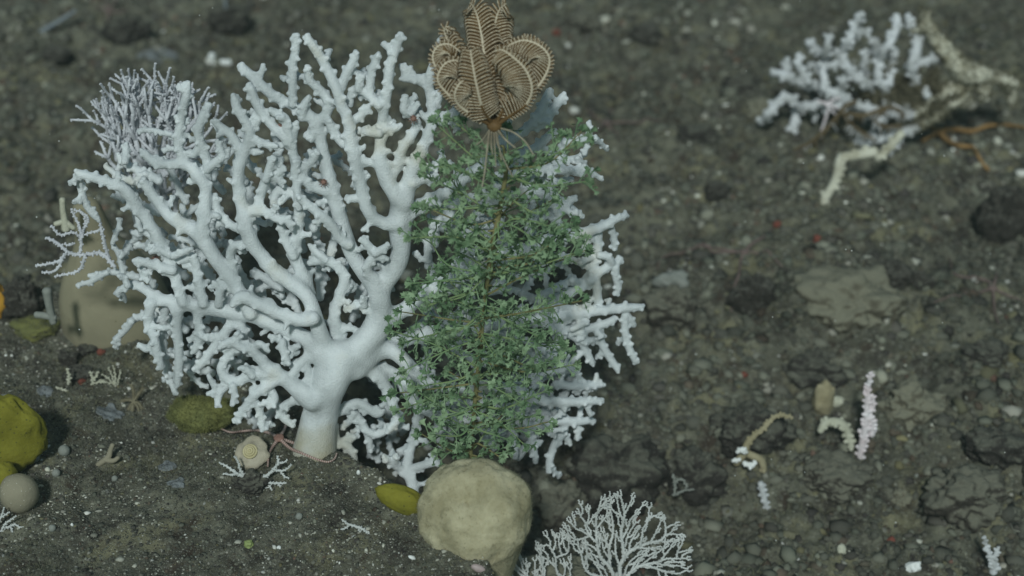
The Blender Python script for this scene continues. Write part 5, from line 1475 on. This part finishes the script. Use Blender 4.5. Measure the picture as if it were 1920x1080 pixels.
    star("brittle_star", "orange brittle star with long wavy arms right below the toppled coral", (1758, 256), 9,
         [[(1790, 252), (1820, 256), (1850, 246), (1885, 244), (1925, 250)], [(1775, 274), (1800, 284), (1822, 286), (1832, 302), (1842, 318), (1852, 330), (1848, 322)], [(1742, 266), (1728, 274)], [(1745, 250), (1735, 240)]],
         (M['orangearm'], M['orangearm']), 5.6, .016, banded=False)
toppled()

# ------------------------------------------------------------------ small life on the right
small_trace("stick_coral", 'pinkwhite', "pink white upright stick coral in front of the pale tan boulder", "coral", (1614, 858), .6,
  [[(1612, 860, 6), (1616, 835, 7), (1622, 805, 7.5), (1625, 775, 6), (1626, 755, 5.5), (1627, 735, 5), (1630, 715, 4.5), (1632, 700, 4)], [(1634, 815, 7), (1636, 800, 6), (1632, 780, 6)], [(1632, 775, 4), (1638, 760, 4), (1636, 742, 3)]], 51, .9, space=5)
small_trace("tan_twig", 'tantube', "bent tan twig with a pale tip on the dark stone", "coral", (1400, 870), .5,
  [[(1380, 868, 8), (1395, 850, 8), (1402, 830, 7), (1420, 812, 5), (1435, 800, 5), (1447, 786, 4.5), (1462, 778, 4), (1484, 782, 3)], [(1400, 850, 8), (1425, 862, 8), (1432, 878, 7)]], 52, .5, dd=-.03)
small_trace("coral_chip", 'white', "cluster of white knobs at the foot of the bent tan twig", "coral chip", (1395, 872), .5,
  [[(1382, 848, 4), (1392, 842, 5), (1398, 846, 4)], [(1374, 864, 4), (1384, 862, 4)], [(1395, 868, 5), (1410, 874, 5), (1414, 868, 4)]], 53, .5, dd=-.06)
small_trace("curled_coral", 'cream', "cream curled coral piece with a saw toothed rim beside the tan knob sponge", "coral", (1575, 838), .5,
  [[(1538, 808, 7), (1545, 796, 8), (1560, 790, 8), (1578, 794, 8), (1588, 808, 8), (1592, 822, 7), (1597, 838, 6)]], 54, .9, dd=-.02, space=6)
simple_blob("knob_sponge", 1543, 752, 40, 80, 'tantube', "upright tan knob sponge left of the pink white stick coral", "sponge", 91, dep=40, amp=.25)
simple_blob("pale_sponge", 1570, 752, 26, 20, 'cream', "pale fuzzy tuft on the right shoulder of the tan knob sponge", "sponge", 92, amp=.4)
small_trace("coral_chip", 'deadwhite', "white coral chip hanging in the dark below the bent tan twig", "coral chip", (1432, 955), .5,
  [[(1426, 906, 6), (1430, 922, 6), (1434, 940, 6), (1438, 952, 4)]], 55, .8)
small_trace("coral_sprig", 'deadwhite', "small white bottlebrush coral at the lower right corner", "coral", (1860, 1070), .6,
  [[(1862, 1072, 9), (1863, 1060, 7), (1858, 1045, 5), (1850, 1025, 4), (1846, 1008, 3)], [(1862, 1050, 5), (1868, 1035, 4), (1872, 1028, 3)], [(1855, 1036, 4), (1846, 1030, 3)]], 56, 1.0, space=4)
small_trace("coral_twig", 'greyball', "pale scribble of thin twigs on the dark boulder", "coral twig", (1270, 935), .35,
  [[(1262, 890, 2.5), (1266, 910, 2.4), (1264, 928, 2)], [(1264, 905, 2.4), (1278, 898, 2.2), (1288, 912, 2)], [(1266, 928, 2), (1282, 920, 2), (1300, 918, 1.6)]], 57, .5, dd=-.07)
small_trace("stick", 'stick', "grey blue straight stick lying on the ground at the upper left", "stick", (90, 50), .0,
  [[(40, 76, 3), (75, 60, 4), (110, 40, 4), (142, 20, 3)]], 58, 0, dd=-.02, jit=0)
small_trace("stick", 'stick', "thin pale curved stalk at the top edge above the big white coral", "stick", (418, 60), .5,
  [[(415, 62, 2.5), (422, 45, 3), (424, 22, 3), (422, 0, 3)]], 59, 0, jit=0)
small_trace("tube_polyp", 'greyball', "pale ringed tube polyps against the black gap left of the dome sponge", "polyp", (98, 606), .5,
  [[(100, 604, 7.5), (95, 585, 7.5), (91, 565, 8), (88, 545, 9.5)], [(102, 596, 7), (85, 592, 7), (68, 590, 7)]], 60, 0, d0=3.16, jit=0)
small_trace("tube_sponge", 'cream', "cream fluted tube sponge above the lilac coral sprig", "sponge", (118, 432), .5,
  [[(124, 430, 9), (121, 412, 7), (118, 392, 6), (117, 374, 6)], [(122, 415, 6), (104, 420, 5)], [(122, 415, 6), (138, 428, 5)]], 61, 0, d0=3.15, jit=0)
small_trace("coral_chip", 'white', "two pale knobs on the ground left above the highest left coral tip", "coral chip", (405, 118), .5,
  [[(397, 103, 7), (400, 115, 4), (408, 122, 3)], [(416, 116, 6), (426, 118, 6)]], 62, .4, jit=0)

# ------------------------------------------------------------------ water
def build_haze():
    bm = bmesh.new()
    bmesh.ops.create_cube(bm, size=1)
    me = bpy.data.meshes.new("haze"); 
    for v in bm.verts:
        v.co = (v.co.x * 190, v.co.y * 190 + 30, -3.2 if v.co.z < 0 else 2.35)
    bm.to_mesh(me); bm.free()
    m = bpy.data.materials.new("murky_water"); m.use_nodes = True
    nt = m.node_tree; nt.nodes.remove(nt.nodes["Principled BSDF"])
    v = nt.nodes.new("ShaderNodeVolumePrincipled")
    v.inputs["Color"].default_value = (.68, .80, .73, 1)
    v.inputs["Density"].default_value = .015
    v.inputs["Anisotropy"].default_value = .1
    nt.links.new(v.outputs[0], nt.nodes["Material Output"].inputs["Volume"])
    me.materials.append(m)
    o = link("haze", me); o["kind"] = "stuff"
build_haze()

def build_snow():
    g = np.random.default_rng(77)
    mb = MB()
    for k in range(110):
        p = P(g.uniform(-100, 2020), g.uniform(-60, 1140), g.uniform(2.3, 3.1))
        if p[2] < height(p[0], p[1]) + .03: continue
        blob(mb, p, g.uniform(.0006, .0013), 1, .3, 2, k)
    o = link("marine_snow", mb.mesh("marine_snow", M['white'])); o["kind"] = "stuff"
build_snow()
